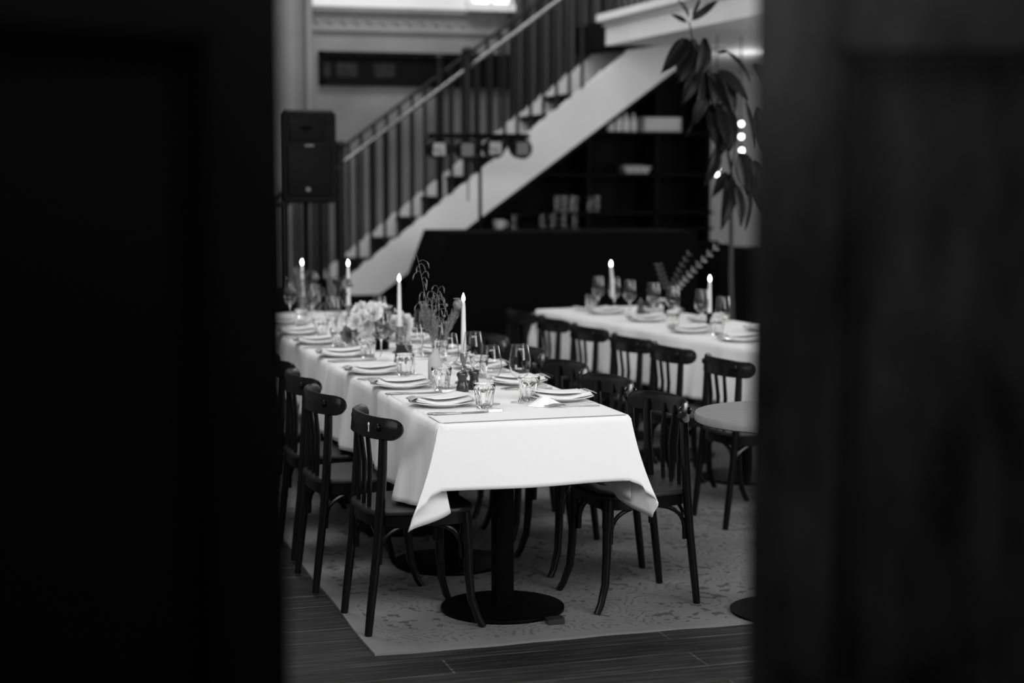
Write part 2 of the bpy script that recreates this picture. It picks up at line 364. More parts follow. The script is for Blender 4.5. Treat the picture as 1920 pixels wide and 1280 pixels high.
def lerp_path(keys, t):
    for (a, p), (b, q) in zip(keys, keys[1:]):
        if t <= b:
            s = (t-a)/(b-a); s = s*s*(3-2*s); return [p[i]+(q[i]-p[i])*s for i in range(len(p))]
    return list(keys[-1][1])
KL = [(0, (0, 2.5)), (30, (10, 2.5)), (45, (17, 2.5)), (53, (15.5, -3)), (76, (-10, -7)), (84, (-5, -12)), (90, (3, -10))]
KR = [(0, (0, 2.5)), (30, (11, 2.5)), (45, (18, 2.5)), (53, (14, -3)), (66, (0, -24)), (78, (-10, -42)), (85, (-4, -22)), (90, (3, -10))]
def cloth(name, label, x0, x1, y0, y1, zt, a, b, front=True, back=False, seed=1, group=None, mid=0, gather=1.0):
    """x0..x1, y0..y1 table rectangle, a side drop, b end drop"""
    rnd = random.Random(seed); ph = [rnd.uniform(0, 6.28) for _ in range(8)]
    bm = bmesh.new(); ny = int((y1-y0)/.025); nx = 28
    W2 = x1-x0
    grid(bm, lambda u, v: (x0+W2*u, y0+(y1-y0)*v, zt + .0007*math.sin(9*u+ph[0])*math.sin(13*v+ph[1])), nx, ny)
    ns = 16
    def wave(y, side):
        return (.020*math.sin(5.3*y+ph[2+side]) + .012*math.sin(11.7*y+ph[4+side]) + .022*abs(math.sin(4.1*y+ph[6]))**10 + .009*math.sin(23*y+ph[side]+.8*math.sin(6*y)) + .006*math.sin(43*y+ph[7]+1.5*math.sin(9*y)))*gather
    def sidef(sgn):
        xe = x0 if sgn < 0 else x1
        def f(u, v):
            y = y0+(y1-y0)*u; d = a*v; rr = .010
            ends = 1.0
            if front: ends *= min(1, (y-y0)/.18)
            if back: ends *= min(1, (y1-y)/.18)
            bulge = (.022 + wave(y, 0 if sgn < 0 else 1)*ends)*(v**.85)
            if v == 0: return (xe, y, zt)
            k = min(1, d/(rr*1.57)); ang = k*PI/2
            ox = rr*math.sin(ang); dz = rr*(1-math.cos(ang)) + max(0, d-rr*1.57)
            if front: y += .055*v*max(0, 1-(y-y0)/.45)**2
            if back: y -= .055*v*max(0, 1-(y1-y)/.45)**2
            return (xe + sgn*(ox+bulge), y, zt-dz - .006*math.sin(3*y+ph[3])*v)
        return f
    for sgn in (-1, 1): grid(bm, sidef(sgn), ny, ns)
    def endf(ye, dirn):
        def f(u, v):
            x = x0+W2*u; d = b*v; rr = .008; e = math.sin(PI*u)
            if v == 0: return (x, ye, zt)
            k = min(1, d/(rr*1.57)); ang = k*PI/2
            oy = rr*math.sin(ang); dz = rr*(1-math.cos(ang)) + max(0, d-rr*1.57)
            bul = (.010 + .004*math.sin(7*u+ph[1])*e + .006*math.sin(3*u+1.2)*e)*v
            return (x, ye + dirn*(oy+bul), zt-dz - .004*math.sin(4*u)*v*e)
        return f
    ends = ([(y0, -1, KL, KR)] if front else []) + ([(y1, 1, KR, KR)] if back else [])
    for ye, dirn, kl, kr in ends:
        grid(bm, endf(ye, dirn), nx, ns)
        fe = endf(ye, dirn)
        for sgn, keys in ((-1, kl), (1, kr)):
            xe = x0 if sgn < 0 else x1
            uu = 0 if sgn < 0 else 1
            se = sidef(sgn); sv = 0 if dirn < 0 else 1
            NP, NR = 48, 16
            fan = []
            for i in range(NP+1):
                phi = 90*i/NP; pr_ = math.radians(min(max(phi, .01), 89.99))
                R = min(b/math.cos(pr_), a/math.sin(pr_))
                lat, out = lerp_path(keys, phi)
                la, oo = math.radians(lat), math.radians(out)
                row = []
                for j in range(NR+1):
                    r = R*j/NR
                    wv = min(1, j/NR)
                    p = Vector((xe + sgn*r*math.sin(la)*(.55+.45*wv), ye + dirn*r*math.sin(oo), zt - r*math.cos(la)*math.cos(oo)))
                    ro = .008*min(1, r/.0126); p += Vector((sgn*ro*math.sin(math.radians(phi)), dirn*ro*math.cos(math.radians(phi)), 0))
                    # blend to the neighbouring panels at both ends
                    if phi < 14:
                        q = Vector(fe(uu, j/NR)); s = phi/14; s = s*s*(3-2*s); p = q.lerp(p, s)
                    if phi > 80:
                        q = Vector(se(sv, j/NR)); s = (90-phi)/10; s = s*s*(3-2*s); p = q.lerp(p, s)
                    row.append(p)
                fan.append(row)
            vs = [[bm.verts.new(p) for p in row] for row in fan]
            for i in range(NP):
                for j in range(NR): bm.faces.new((vs[i][j], vs[i+1][j], vs[i+1][j+1], vs[i][j+1]))
    bmesh.ops.remove_doubles(bm, verts=bm.verts, dist=.0004)
    bmesh.ops.dissolve_degenerate(bm, edges=bm.edges, dist=.00005)
    me = bpy.data.meshes.new(name); 
    bmesh.ops.recalc_face_normals(bm, faces=bm.faces); bm.to_mesh(me); bm.free()
    for p in me.polygons: p.use_smooth = True
    me.materials.append(MATS['cloth']); o = bpy.data.objects.new(name, me); COL.objects.link(o); solid(o, .0012, 0)
    return tag(o, label, 'tablecloth', group)
ZT = .7635
X0, X1 = 1.423, 2.10
c1 = cloth('tablecloth', 'bright white tablecloth hanging off the near end of the long table with pointed corners', X0, X1, 5.44, 7.36, ZT, .31, .232, True, False, 3)
def shade_line(bm):
    pts = [(X0+.004, 5.60, ZT+.0012), (X0+.002, 5.47, ZT+.001), (X0+.004, 5.442, ZT+.0005), (X0+.02, 5.4385, ZT+.0012)] + [(X0+.02+(X1-X0-.03)*k/20, 5.4385+.0006*math.sin(k), ZT+.0015) for k in range(1, 21)]
    tube(bm, pts, .0017, 6)
mk('edge_shade_line', 'cloth_edge_shade', shade_line, c1)  # dark line drawn for the shade along the rounded cloth edge
cloth('tablecloth', 'white tablecloth over the middle of the long table, flowers in a black pot on it', X0, X1, 7.33, 8.9, ZT+.003, .30, .23, False, False, 11)
cloth('tablecloth', 'white tablecloth over the far dim end of the long table behind the middle cloth', X0, X1, 8.87, 9.99, ZT+.006, .30, .23, False, True, 19)

# second table row, slightly turned
T2O = Vector((3.195, 9.85, 0)); T2A = math.atan2(-.105, .9945)      # local frame: x across, -y towards the viewer
T2U = Vector((.105, -.9945, 0)); T2V = Vector((.9945, .105, 0))
def t2(u, v, z=0): p = T2O + T2U*u + T2V*v; return (p.x, p.y, z)
T2R = math.atan2(.105, .9945)
for k in range(5):
    table(t2(.38+.757*k, .35, .0095), T2R, 'pedestal table under the white cloth of the right-hand table row', 'tables of the right-hand row')
L2 = 3.8
o = cloth('tablecloth', 'white tablecloth on the right-hand table row behind the black chairs', 0, .70, -L2, 0, ZT+.001, .30, .24, True, True, 23)
o.location = T2O; o.rotation_euler = (0, 0, T2R)

# ------------------------------------------------------------------ chairs
def b_chair(loc, rz, label, group):
    t = thing('bistro_chair', label, 'chair', loc, rz, group); bw = 'black_wood'
    def seatprof(s, z0, z1):
        pts = []
        for i in range(40):
            a = 2*PI*i/40; c, s_ = math.cos(a), math.sin(a)
            x = .195*s*math.copysign(abs(c)**.45, c); y = (.195 + .012*(x/.2))*s*math.copysign(abs(s_)**.45, s_)
            if x < -.02: y *= 1 - .10*min(1, (-x)/.2)
            pts.append((x+.005, y))
        return pts
    def seat(bm):
        rings = []
        for s, z in ((.95, .414), (1.0, .417), (1.005, .427), (.985, .433), (.9, .4335), (.5, .430), (.1, .429)):
            rings.append([bm.verts.new((x, y, z)) for x, y in seatprof(s, 0, 0)])
        for a, b in zip(rings, rings[1:]):
            for k in range(40): bm.faces.new((a[k], a[(k+1) % 40], b[(k+1) % 40], b[k]))
        bm.faces.new(rings[0][::-1]); bm.faces.new(rings[-1])
    mk('seat', 'seat_wood', seat, t)
    def fr(bm):
        out = seatprof(.95, 0, 0); rings = [[bm.verts.new((x*s, y*s, z)) for x, y in out] for s, z in ((1, .375), (1, .416), (.86, .416), (.86, .375))]
        for i in range(4):
            a, b = rings[i], rings[(i+1) % 4]
            for k in range(40): bm.faces.new((a[k], a[(k+1) % 40], b[(k+1) % 40], b[k]))
    mk('seat_frame', bw, fr, t)
    for sy in (-1, 1):
        mk('leg', bw, lambda bm: tube(bm, [(.158, sy*.158, .412), (.16, sy*.160, .37), (.162, sy*.163, .31), (.166, sy*.166, .30), (.168, sy*.168, .2), (.176, sy*.174, .10), (.198, sy*.185, .03), (.215, sy*.190, 0)], [.019, .021, .0215, .017, .0165, .015, .0135, .0125], 10), t)
        mk('leg', bw, lambda bm: tube(bm, [(-.197, sy*.166, 0), (-.186, sy*.165, .10), (-.165, sy*.165, .28), (-.152, sy*.165, .42), (-.142, sy*.165, .58), (-.137, sy*.165, .728)], [.0135, .015, .0155, .017, .0165, .0145], 10), t)
    def arc(y, xo=-.170, h=.0):  # depth of the curved rail at lateral place y
        return -.184 + .9*abs(y)**2 + 17*abs(y)**4
    def rail(bm):
        n = 40; hw = .232; rows = []
        for i in range(n+1):
            y = -hw*math.cos(PI*i/n); e = hw-abs(y); r = .034
            half = .037 if e > r else .037 - .032*(1 - math.sqrt(max(0, 1-((r-e)/r)**2)))
            dip = .004*(1-(y/hw)**2); x = arc(y); zc = .719; th = .0075
            pr_ = [(-th, -half+.004), (-th, 0), (-th, half-.005+dip), (-th*.4, half+dip), (th*.5, half+dip), (th, half-.006+dip), (th, 0), (th, -half+.004), (0, -half)]
            slope = math.atan(1.8*y + 68*y**3)
            rows.append([bm.verts.new((x + dx*math.cos(slope) + .10*dz, y - dx*math.sin(slope), zc+dz)) for dx, dz in pr_])
        for a, b in zip(rows, rows[1:]):
            for k in range(9): bm.faces.new((a[k], a[(k+1) % 9], b[(k+1) % 9], b[k]))
        bm.faces.new(rows[0]); bm.faces.new(rows[-1][::-1])
    br_ = mk('backrest', bw, rail, t)
    for y in (-.078, 0, .078):
        mk('slat', bw, lambda bm: (tube(bm, [(-.165, y*.9, .43), (-.160, y*.95, .58), (arc(y)+.006, y, .72)], [.008, .0095, .008], 8)), t)
    for sy in (-1, 1):
        mk('bolt', 'black_wood', lambda bm: bmesh.ops.create_uvsphere(bm, u_segments=10, v_segments=6, radius=.0145, matrix=Matrix.Translation((arc(.165)-.010, sy*.165, .724)) @ Matrix.Diagonal((.5, 1, 1, 1))), br_)
    def brace(p, q, inx, iny):
        p, q = Vector(p), Vector(q); m_ = (p+q)/2; pts = []
        for i in range(21):
            a = PI*i/20; s = (1-math.cos(a))/2; z = .245 + .135*(max(0, math.sin(a)))**.55
            w = p.lerp(q, s); pts.append((w.x, w.y, z))
        return lambda bm: tube(bm, pts, .0085, 8)
    for a, b in (((.150, -.150), (.150, .150)), ((-.155, -.15), (-.155, .15)), ((.146, -.152), (-.150, -.152)), ((.146, .152), (-.150, .152))):
        mk('brace', bw, brace((a[0], a[1], 0), (b[0], b[1], 0), 0, 0), t)
    return t
chair = Maker(b_chair)
Z0 = .0095
k1 = chair((1.395, 5.775, Z0), .05, 'black bentwood chair nearest the viewer on the left side of the long table')
# a small pale key-shaped mark on the outer face of the nearest rail
chair((1.335, 6.42, Z0), .03, 'black bentwood chair directly behind the nearest one on the left side')
chair((1.35, 6.98, Z0), .02, 'black bentwood chair third from the near end on the left, half lost in shadow')
chair((1.36, 7.62, Z0), .0, 'black bentwood chair fourth from the near end on the left, against the dark door edge')
ry = [5.835, 6.42, 6.98, 7.60, 8.24]
rl = ['black bentwood chair at the near right corner of the long table, all legs in view', 'black bentwood chair second from the near end on the right side of the long table',
      'black bentwood chair third from the near end on the right side of the long table', 'black bentwood chair fourth from the near end on the right side, rail behind wine glasses',
      'black bentwood chair fifth from the near end on the right side, beyond the dried flowers']
for i, (y, l) in enumerate(zip(ry, rl)): chair((2.265+.012*i, y, Z0), PI+(.045, .06, .02, .05, .03)[i], l)
for i, (x, y, r, l) in enumerate([(3.19, 9.80, .03, 'black bentwood chair at the far left corner of the right-hand white table'), (3.22, 9.26, .0, 'black bentwood chair next to the farthest one along the right-hand table'),
        (3.235, 8.70, .04, 'black bentwood chair third from the far end of the right-hand table'), (3.25, 8.10, .06, 'black bentwood chair fourth from the far end of the right-hand table, overlapping its neighbour'),
        (3.27, 7.60, .02, 'black bentwood chair second from the door in front of the right-hand table'), (3.30, 7.01, .03, 'black bentwood chair nearest the door behind the round wooden table')]):
    chair((x, y, Z0), r, l)
def keymark(bm):
    M = Matrix.Translation((0, 0, 0))
    for k in range(16):
        pass
    tube(bm, [(0, .0055*math.cos(2*PI*k/12), .0055*math.sin(2*PI*k/12)) for k in range(13)], .0017, 5)
    tube(bm, [(0, 0, -.005), (0, 0, -.026)], .0017, 5)
    tube(bm, [(0, 0, -.021), (0, .005, -.021)], .0015, 5)
km = mk('key_mark', 'china', keymark, [c for c in k1.children if c.name.startswith('backrest')][0]); km.location = (-.184+.9*.125**2+17*.125**4-.012, -.122, .732)

# ------------------------------------------------------------------ tableware
def b_plate(loc, rz, label, group):
    t = thing('dinner_plate', label, 'plate', loc, rz, group)
    mk('rim', 'china', lambda bm: lathe(bm, [(0, .001), (.060, .001), (.064, 0), (.068, .001), (.090, .010), (.118, .0165), (.121, .018), (.118, .0195), (.088, .013), (.066, .0055), (0, .005)], 48), t)
    return t
plate = Maker(b_plate)
def b_plate2(loc, rz, label, group):
    return tag(mk('side_plate', 'china', lambda bm: lathe(bm, [(0, .001), (.055, .001), (.062, .003), (.086, .011), (.108, .016), (.110, .0175), (.107, .019), (.084, .0145), (.06, .0075), (0, .0065)], 48), loc=loc), label, 'plate', group)
def b_napkin(loc, rz, label, group):
    t = thing('folded_napkin', label, 'napkin', loc, rz, group)
    def f(bm):
        for k in range(2):
            def g(u, v, k=k):
                x = -.102+.204*u; y = -.058 + .116*v; sag = .013*math.cos((u-.5)*PI)
                return (x + .004*k, y*(1-.04*k), .0165 + k*.0042 - sag + .0008*math.sin(9*u+k))
            grid(bm, g, 20, 8)
    solid(mk('cloth_layers', 'napkin', f, t), .0038, 0)
    def e(bm):
        grid(bm, lambda u, v: (-.124+.030*u, (-.038+.076*v)*(1.15-.3*u), .017+.008*math.sin(u*PI*.6)+.0012*math.sin(v*24)), 6, 20)
    solid(mk('striped_end', 'napkin_stripe', e, t), .002, 0)
    return t
napkin = Maker(b_napkin)
def b_card(loc, rz, label, group):
    def f(bm): grid(bm, lambda u, v: (-.085+.17*u, -.055+.11*v, .004*math.cos((u-.5)*PI)*-1 + .006*u*u + .003), 12, 4)
    o = solid(mk('menu_card', 'paper', f), .0008, 0); o.location = loc; o.rotation_euler = (0, 0, rz); return tag(o, label, 'menu card', group)
card = Maker(b_card)
def b_wine(loc, rz, label, group):
    t = thing('wine_glass', label, 'wine glass', loc, rz, group)
    mk('bowl', 'glass', lambda bm: lathe(bm, [(.003, .087), (.014, .090), (.026, .099), (.036, .115), (.0405, .134), (.0395, .160), (.0355, .190), (.031, .2145), (.0304, .2150), (.0298, .2145), (.0343, .190), (.0383, .160), (.0393, .134), (.035, .1165), (.025, .101), (.012, .093), (0, .0915)], 40), t)
    mk('stem', 'glass_thick', lambda bm: lathe(bm, [(.0075, .004), (.0042, .012), (.0033, .03), (.0033, .065), (.0045, .080), (.010, .0885)], 16), t)
    mk('foot', 'glass', lambda bm: lathe(bm, [(0, .0005), (.034, .0005), (.035, .0015), (.034, .0025), (.012, .005), (.006, .009)], 40), t)
    return t
wine = Maker(b_wine)
def b_tumbler(loc, rz, label, group):
    t = thing('faceted_tumbler', label, 'glass', loc, rz, group)
    def wall(bm):
        n = 120; pr_ = [(.0275, .001, 0), (.0295, .004, .04), (.0310, .012, .10), (.0345, .048, .10), (.0372, .062, .09), (.0382, .068, .05), (.0388, .0715, 0), (.0405, .0885, 0), (.0400, .0898, 0), (.0388, .0885, 0), (.0372, .070, 0), (.0335, .050, 0), (.0275, .014, 0), (.018, .011, 0), (0, .0105, 0)]
        rings = []
        for r, z, am in pr_:
            if r == 0: rings.append([bm.verts.new((0, 0, z))]); continue
            rings.append([bm.verts.new(((r*(1-am*(1-abs(math.sin(5*2*PI*k/n)))**1.0))*math.cos(2*PI*k/n), (r*(1-am*(1-abs(math.sin(5*2*PI*k/n)))**1.0))*math.sin(2*PI*k/n), z)) for k in range(n)])
        for a, b in zip(rings, rings[1:]):
            for k in range(n):
                if len(b) == 1: bm.faces.new((a[k], a[(k+1) % n], b[0]))
                else: bm.faces.new((a[k], a[(k+1) % n], b[(k+1) % n], b[k]))
    mk('wall', 'glass_thick', wall, t)
    mk('thick_base', 'glass_thick', lambda bm: lathe(bm, [(0, .001), (.025, .001), (.0262, .003), (.0255, .0095), (0, .0095)], 30), t)
    return t
tumbler = Maker(b_tumbler)
def b_knife(loc, rz, label, group):
    t = thing('table_knife', label, 'knife', loc, rz, group)
    mk('handle', 'steel', lambda bm: tube(bm, [(-.105, 0, .004), (-.10, 0, .0045), (-.05, 0, .004), (0, 0, .003)], [.002, .0045, .0035, .0025], 8), t)
    mk('blade', 'steel', lambda bm: prism(bm, [(0, -.004, .002), (.08, -.008, .002), (.105, 0, .002), (.10, .006, .002), (0, .005, .002)], (0, 0, .0015)), t, False)
    return t
knife = Maker(b_knife)
def b_fork(loc, rz, label, group):
    t = thing('table_fork', label, 'fork', loc, rz, group)
    mk('handle', 'steel', lambda bm: tube(bm, [(.10, 0, .004), (.06, 0, .004), (0, 0, .005), (-.035, 0, .008)], [.0042, .003, .0022, .003], 8), t)
    def tines(bm):
        for y in (-.0085, -.003, .003, .0085): tube(bm, [(-.030, y*.6, .0085), (-.05, y, .0105), (-.09, y, .005)], [.0022, .0014, .0009], 6)
        tube(bm, [(-.032, -.007, .008), (-.032, .007, .008)], .003, 6)
    mk('tines', 'steel', tines, t)
    return t
fork = Maker(b_fork)
def b_rest(loc, rz, label, group):
    def f(bm): box(bm, -.026, .026, -.013, .013, 0, .011, bev=.003)
    o = mk('knife_rest', 'china', f, loc=loc); o.rotation_euler = (0, 0, rz); return tag(o, label, 'knife rest', group)
rest = Maker(b_rest)
ordw = ['nearest', 'second', 'third', 'fourth', 'fifth', 'sixth', 'seventh', 'eighth']
def nth(i, side): return '%s %s setting of the long table' % (ordw[i], side) + ('' if i == 0 else ' from the near end')
Lp = [(1.54, 5.858), (1.52, 6.407), (1.515, 6.892), (1.52, 7.55), (1.515, 8.15), (1.511, 8.66), (1.53, 9.28)]
Rp = [(2.000, 5.87), (1.990, 6.38), (1.99, 6.93), (1.99, 7.55), (1.99, 8.15), (1.99, 8.72), (1.99, 9.3)]
def zt(y): return ZT+.0012 + (0 if y < 7.35 else .003 if y < 8.89 else .006)
side_plate = None
for side, row in (('left', Lp), ('right', Rp)):
    s = 1 if side == 'left' else -1
    for i, (x, y) in enumerate(row):
        z = zt(y); w = nth(i, side); base = 0 if s > 0 else PI
        rj = random.uniform(-.12, .12)
        plate((x, y, z), 0, 'white dinner plate at the ' + w)
        if False:
            if side_plate is None: side_plate = b_plate2((x, y, z+.0065), 0, 'smaller white upper plate at the ' + w, None)
            else:
                c = side_plate.copy(); COL.objects.link(c); c.location = (x, y, z+.0065); c['label'] = 'smaller white upper plate at the ' + w
        zz = z + .009
        napkin((x, y, zz), base+rj, 'folded napkin, ' + w)
        card((x+.014*s, y+.012, zz+.0215), base + (.38 if i == 0 and s > 0 else -.22 if i == 0 else rj+.1), 'white menu card at the ' + w)
        if side == 'left':
            yk = y-.215 if i == 0 else y-.20
            knife((x-.005, yk, z), .02, 'upper steel knife at the ' + w)
            knife((x+.010, yk-.016, z), .05, 'lower steel knife at the ' + w)
            rest((x+.135, yk, z), .03, 'white knife rest at the ' + w)
        else:
            fork((x-.02, y-.19, z), PI*0-.03, 'lower steel fork at the ' + w)
            fork((x-.03, y-.165, z), PI*0+.05, 'upper steel fork at the ' + w)
# tent of folded white paper beside the near right plate
def tent(bm):
    prism(bm, [(-.03, -.025, .0), (0.0, -.03, .0), (.006, -.02, .027), (-.012, -.018, .030)], (.004, .003, .001))
    prism(bm, [(0, -.03, .0), (.05, -.012, .001), (.012, .012, .004), (.004, -.018, .028)], (0, .003, .001))
    prism(bm, [(-.05, .0, .0), (-.03, -.025, .0), (-.012, -.018, .030), (-.01, .01, .026)], (.001, .003, .001))
tag(mk('folded_paper', 'paper', lambda bm: (tent(bm), bmesh.ops.scale(bm, vec=(1.35, 1.35, 1.15), verts=bm.verts)), loc=(1.895, 5.745, zt(5.7)), smooth=False), 'small crumpled tent of folded white paper beside the near right plate and glass', 'paper')

wl = [(1.718, 5.835, 'wine glass behind the nearest left tumbler, at the near left place'), (1.832, 5.845, 'wine glass standing left of the near right tumbler, closest to the right edge'),
      (1.694, 6.33, 'wine glass right of the pale bottle vase, behind the left mill'), (1.800, 6.36, 'wine glass directly behind the nearest burning candle'),
      (1.665, 6.78, 'wine glass behind the dark slanted sign and third tumbler'), (1.795, 6.86, 'wine glass half hidden by the dried grasses of the bottle vase'),
      (1.665, 7.40, 'wine glass in front of the pale bouquet'), (1.86, 7.42, 'wine glass right of the second candle, beside the bouquet'),
      (1.63, 8.35, 'wine glass left of the pale bouquet, catching a candle glint'), (1.86, 8.3, 'wine glass behind the pale bouquet on the right side'),
      (1.62, 8.80, 'wine glass just in front of the third candle on the left'), (1.70, 9.30, 'wine glass right of the farthest visible candle of the long table'),
      (1.60, 9.45, 'wine glass left of the farthest visible candle beside the dark door')]
for x, y, l in wl: wine((x, y, zt(y)), 0, l)
tl = [(1.668, 5.745, 'faceted tumbler beside the near left plate, closest to the viewer'), (1.882, 5.89, 'faceted tumbler beside the near right plate'),
      (1.645, 6.26, 'faceted tumbler in front of the pale bottle vase'), (1.625, 6.78, 'faceted tumbler in front of the dark slanted sign'),
      (1.615, 7.45, 'faceted tumbler in front of the black flower pot'), (1.585, 7.98, 'faceted tumbler left of the black flower pot'),
      (1.60, 8.50, 'faceted tumbler between the fourth and fifth left plates and the bottle of grasses'), (1.60, 9.08, 'faceted tumbler at the far left by the candle on the dim cloth'),
      (1.90, 6.62, 'faceted tumbler on the right side behind the second right plate'), (1.90, 7.25, 'faceted tumbler on the right side level with the second candle'),
      (1.9, 7.95, 'faceted tumbler on the right side hidden behind the bouquet')]
for x, y, l in tl: tumbler((x, y, zt(y)), random.uniform(0, 1), l)

# candlesticks and candles
def b_stick(loc, rz, label, group):
    t = thing('candlestick', label, 'candlestick', loc, rz, group)
    mk('stem', 'brass', lambda bm: lathe(bm, [(0, 0), (.034, 0), (.036, .004), (.026, .010), (.010, .016), (.012, .026), (.019, .036), (.015, .046), (.008, .052), (.013, .060), (.013, .066), (.008, .071), (.0085, .082), (.014, .092), (.0155, .118), (.013, .120), (0, .119)], 24), t)
    mk('drip_dish', 'glass_thick' if False else 'brass', lambda bm: lathe(bm, [(.008, .117), (.020, .1185), (.0295, .1225), (.0285, .1245), (.016, .121), (.008, .1205)], 28), t)
    return t
stick = Maker(b_stick)
def candle_obj(loc, h, label, lean=(0, 0), seed=0):
    t = thing('taper_candle', label, 'candle', loc, 0, None)
    def body(bm):
        n = 10; tube(bm, [(lean[0]*k/n*(k/n), lean[1]*(k/n)**2, h*k/n) for k in range(n+1)], [.0113 - .0038*k/n for k in range(n)] + [.0062], 20)
    mk('wax_stick', 'wax', body, t)
    tx, ty = lean
    mk('wick', 'wick', lambda bm: tube(bm, [(tx, ty, h-.001), (tx+.001, ty, h+.009)], .0009, 6), t)
    mk('flame', 'flame', lambda bm: lathe(bm, [(0, h+.002), (.0045, h+.006), (.0068, h+.012), (.0064, h+.019), (.0038, h+.028), (0, h+.038)], 16, at=(tx, ty, 0)), t)
    return t
for x, y, h, l, ls in [(1.786, 6.449, .205, 'tall white lit candle behind the two pepper mills', 'turned candlestick of the candle behind the mills'),
                   (1.800, 7.612, .210, 'tall white lit candle in front of the pale bouquet', 'turned candlestick of the candle by the bouquet'),
                   (1.825, 8.90, .21, 'tall white lit candle against the foot of the staircase, left of the bouquet', 'turned candlestick of the candle seen left of the bouquet'),
                   (1.704, 9.62, .180, 'farthest tall white lit candle of the long table, beneath the loudspeaker', 'turned candlestick of the farthest candle on the long table')]:
    z = zt(y); stick((x, y, z), 0, ls); candle_obj((x, y, z+.1195), h, l)
def b_cup(loc, rz, label, group):
    return tag(mk('candle_cup', 'black_metal', lambda bm: lathe(bm, [(0, 0), (.030, 0), (.031, .004), (.018, .010), (.014, .02), (.017, .06), (.019, .070), (.013, .070), (.012, .060), (0, .060)], 24), loc=loc), label, 'candlestick', group)
for p, h, ca, sa_, lean in [(PZ(1149, 497, 1.035), .20, 'white lit candle with a bent tip at the far end of the right-hand table', 'dark candle cup of the bent candle on the right-hand table', (-.012, 0)),
                            (PZ(1331, 525, 1.015), .18, 'straight white lit candle nearer the door on the right-hand table', 'dark candle cup of the straight candle on the right-hand table', (0, 0))]:
    b_cup((p.x, p.y, ZT+.0022), 0, sa_, None); candle_obj((p.x, p.y, ZT+.0022+.0605), h, ca, lean)

# mills
def b_mill(loc, rz, label, group):
    t = thing('pepper_mill', label, 'mill', loc, rz, group)
    mk('body', 'mill_wood', lambda bm: lathe(bm, [(0, 0), (.0245, 0), (.0255, .003), (.0235, .012), (.0240, .016), (.0195, .030), (.0165, .043), (.0185, .054), (.0195, .056), (0, .056)], 28), t)
    mk('head', 'mill_wood', lambda bm: lathe(bm, [(0, .0565), (.0205, .0565), (.0225, .062), (.0215, .070), (.015, .076), (0, .0775)], 28), t)
    mk('knob', 'steel', lambda bm: lathe(bm, [(0, .077), (.0035, .077), (.0035, .082), (.0055, .085), (.0045, .090), (0, .0915)], 14), t)
    return t
mill = Maker(b_mill)
mill((1.716, 6.215, zt(6)), 0, 'dark wooden mill, left of the pair in front of the candlestick')
mill((1.776, 6.262, zt(6)), .4, 'dark wooden mill, right of the pair, next to the wine glass')
for x, y, s in ((1.76, 8.5, 'left'), (1.81, 8.55, 'right')):
    mill((x, y, zt(y)), 0, 'dark wooden mill behind the bouquet, %s one of the far pair' % s)

# bottle vase and dried stems
def b_vase(loc, rz, label, group):
    return tag(mk('bottle_vase', 'pale_ceramic', lambda bm: lathe(bm, [(0, 0), (.026, 0), (.0285, .004), (.029, .085), (.027, .102), (.021, .116), (.0135, .125), (.0122, .133), (.0125, .141), (.014, .144), (.0118, .144), (.0095, .132), (.010, .12), (0, .11)], 32), loc=loc), label, 'vase', group)
v1 = (1.672, 6.46, zt(6.4)); b_vase(v1, 0, 'pale ceramic bottle vase with dried stems behind a tumbler', None)
def dried(kind, base, tip, mid, label, group=None):
    base, tip, mid = Vector(base), Vector(tip), Vector(mid)
    pts = [base.lerp(mid, t).lerp(mid.lerp(tip, t), t) for t in [k/14 for k in range(15)]]
    pts = [p-base for p in pts]
    rnd = random.Random(hash((kind, round(tip.x*1000))) & 0xffff)
    t = thing('dried_stem', label, 'dried flower', base, 0, group)
    mk('stalk', 'dried_stem', lambda bm: tube(bm, pts, [.0016 - .0009*k/14 for k in range(15)], 6), t)
    P, D = pts[-1], (pts[-1]-pts[-3]).normalized()
    if kind == 'poppy':
        mk('seed_head', 'dried_stem', lambda bm: (bmesh.ops.create_icosphere(bm, subdivisions=2, radius=.019, matrix=Matrix.Translation(P + D*.016) @ Matrix.Diagonal((1, 1, 1.15, 1))), lathe(bm, [(0, .034), (.012, .037), (.014, .040), (0, .041)], 12, at=P)), t)
    elif kind == 'bud':
        def f(bm):
            for q, r in ((1, .007), (.82, .006)):
                p = pts[int(14*q)]; bmesh.ops.create_icosphere(bm, subdivisions=1, radius=r, matrix=Matrix.Translation(p))
        mk('seed_head', 'dried_stem', f, t)
    elif kind == 'plume':
        def f(bm):
            for k in range(260):
                s = rnd.uniform(.42, 1); i = min(13, int(s*14)); p = pts[i].lerp(pts[i+1], s*14-i); tt = (pts[i+1]-pts[i]).normalized()
                a = rnd.uniform(0, 2*PI); sd = Vector((math.cos(a), math.sin(a), 0)); L = rnd.uniform(.03, .055)*(1.15-abs(s-.6))
                q = p + (tt*.88 + sd*.42)*L
                tube(bm, [p, p.lerp(q, .5)+sd*.002, q], [.0009, .0011, .0003], 3)
        mk('feathery_head', 'dried_plume', f, t)
    elif kind == 'oat':
        def f(bm):
            for k in range(13):
                s = .5+.5*k/12; i = min(13, int(s*14)); p = pts[i].lerp(pts[i+1], s*14-i); a = rnd.uniform(0, 2*PI)
                sd = Vector((math.cos(a), math.sin(a)*.6, rnd.uniform(-.2, .5))); q = p + sd*rnd.uniform(.02, .05); e = q + Vector((sd.x*.01, 0, -.028))
                tube(bm, [p, p.lerp(q, .5)+Vector((0, 0, .007)), q], .0006, 4); tube(bm, [q, q.lerp(e, .4)+sd*.003, e], [.0008, .0024, .0004], 5)
        mk('spikelets', 'dried_stem', f, t)
    return t
vb = Vector(v1) + V(0, 0, .125)
def vp(px, py, y=6.46): return PY(px, py, y)
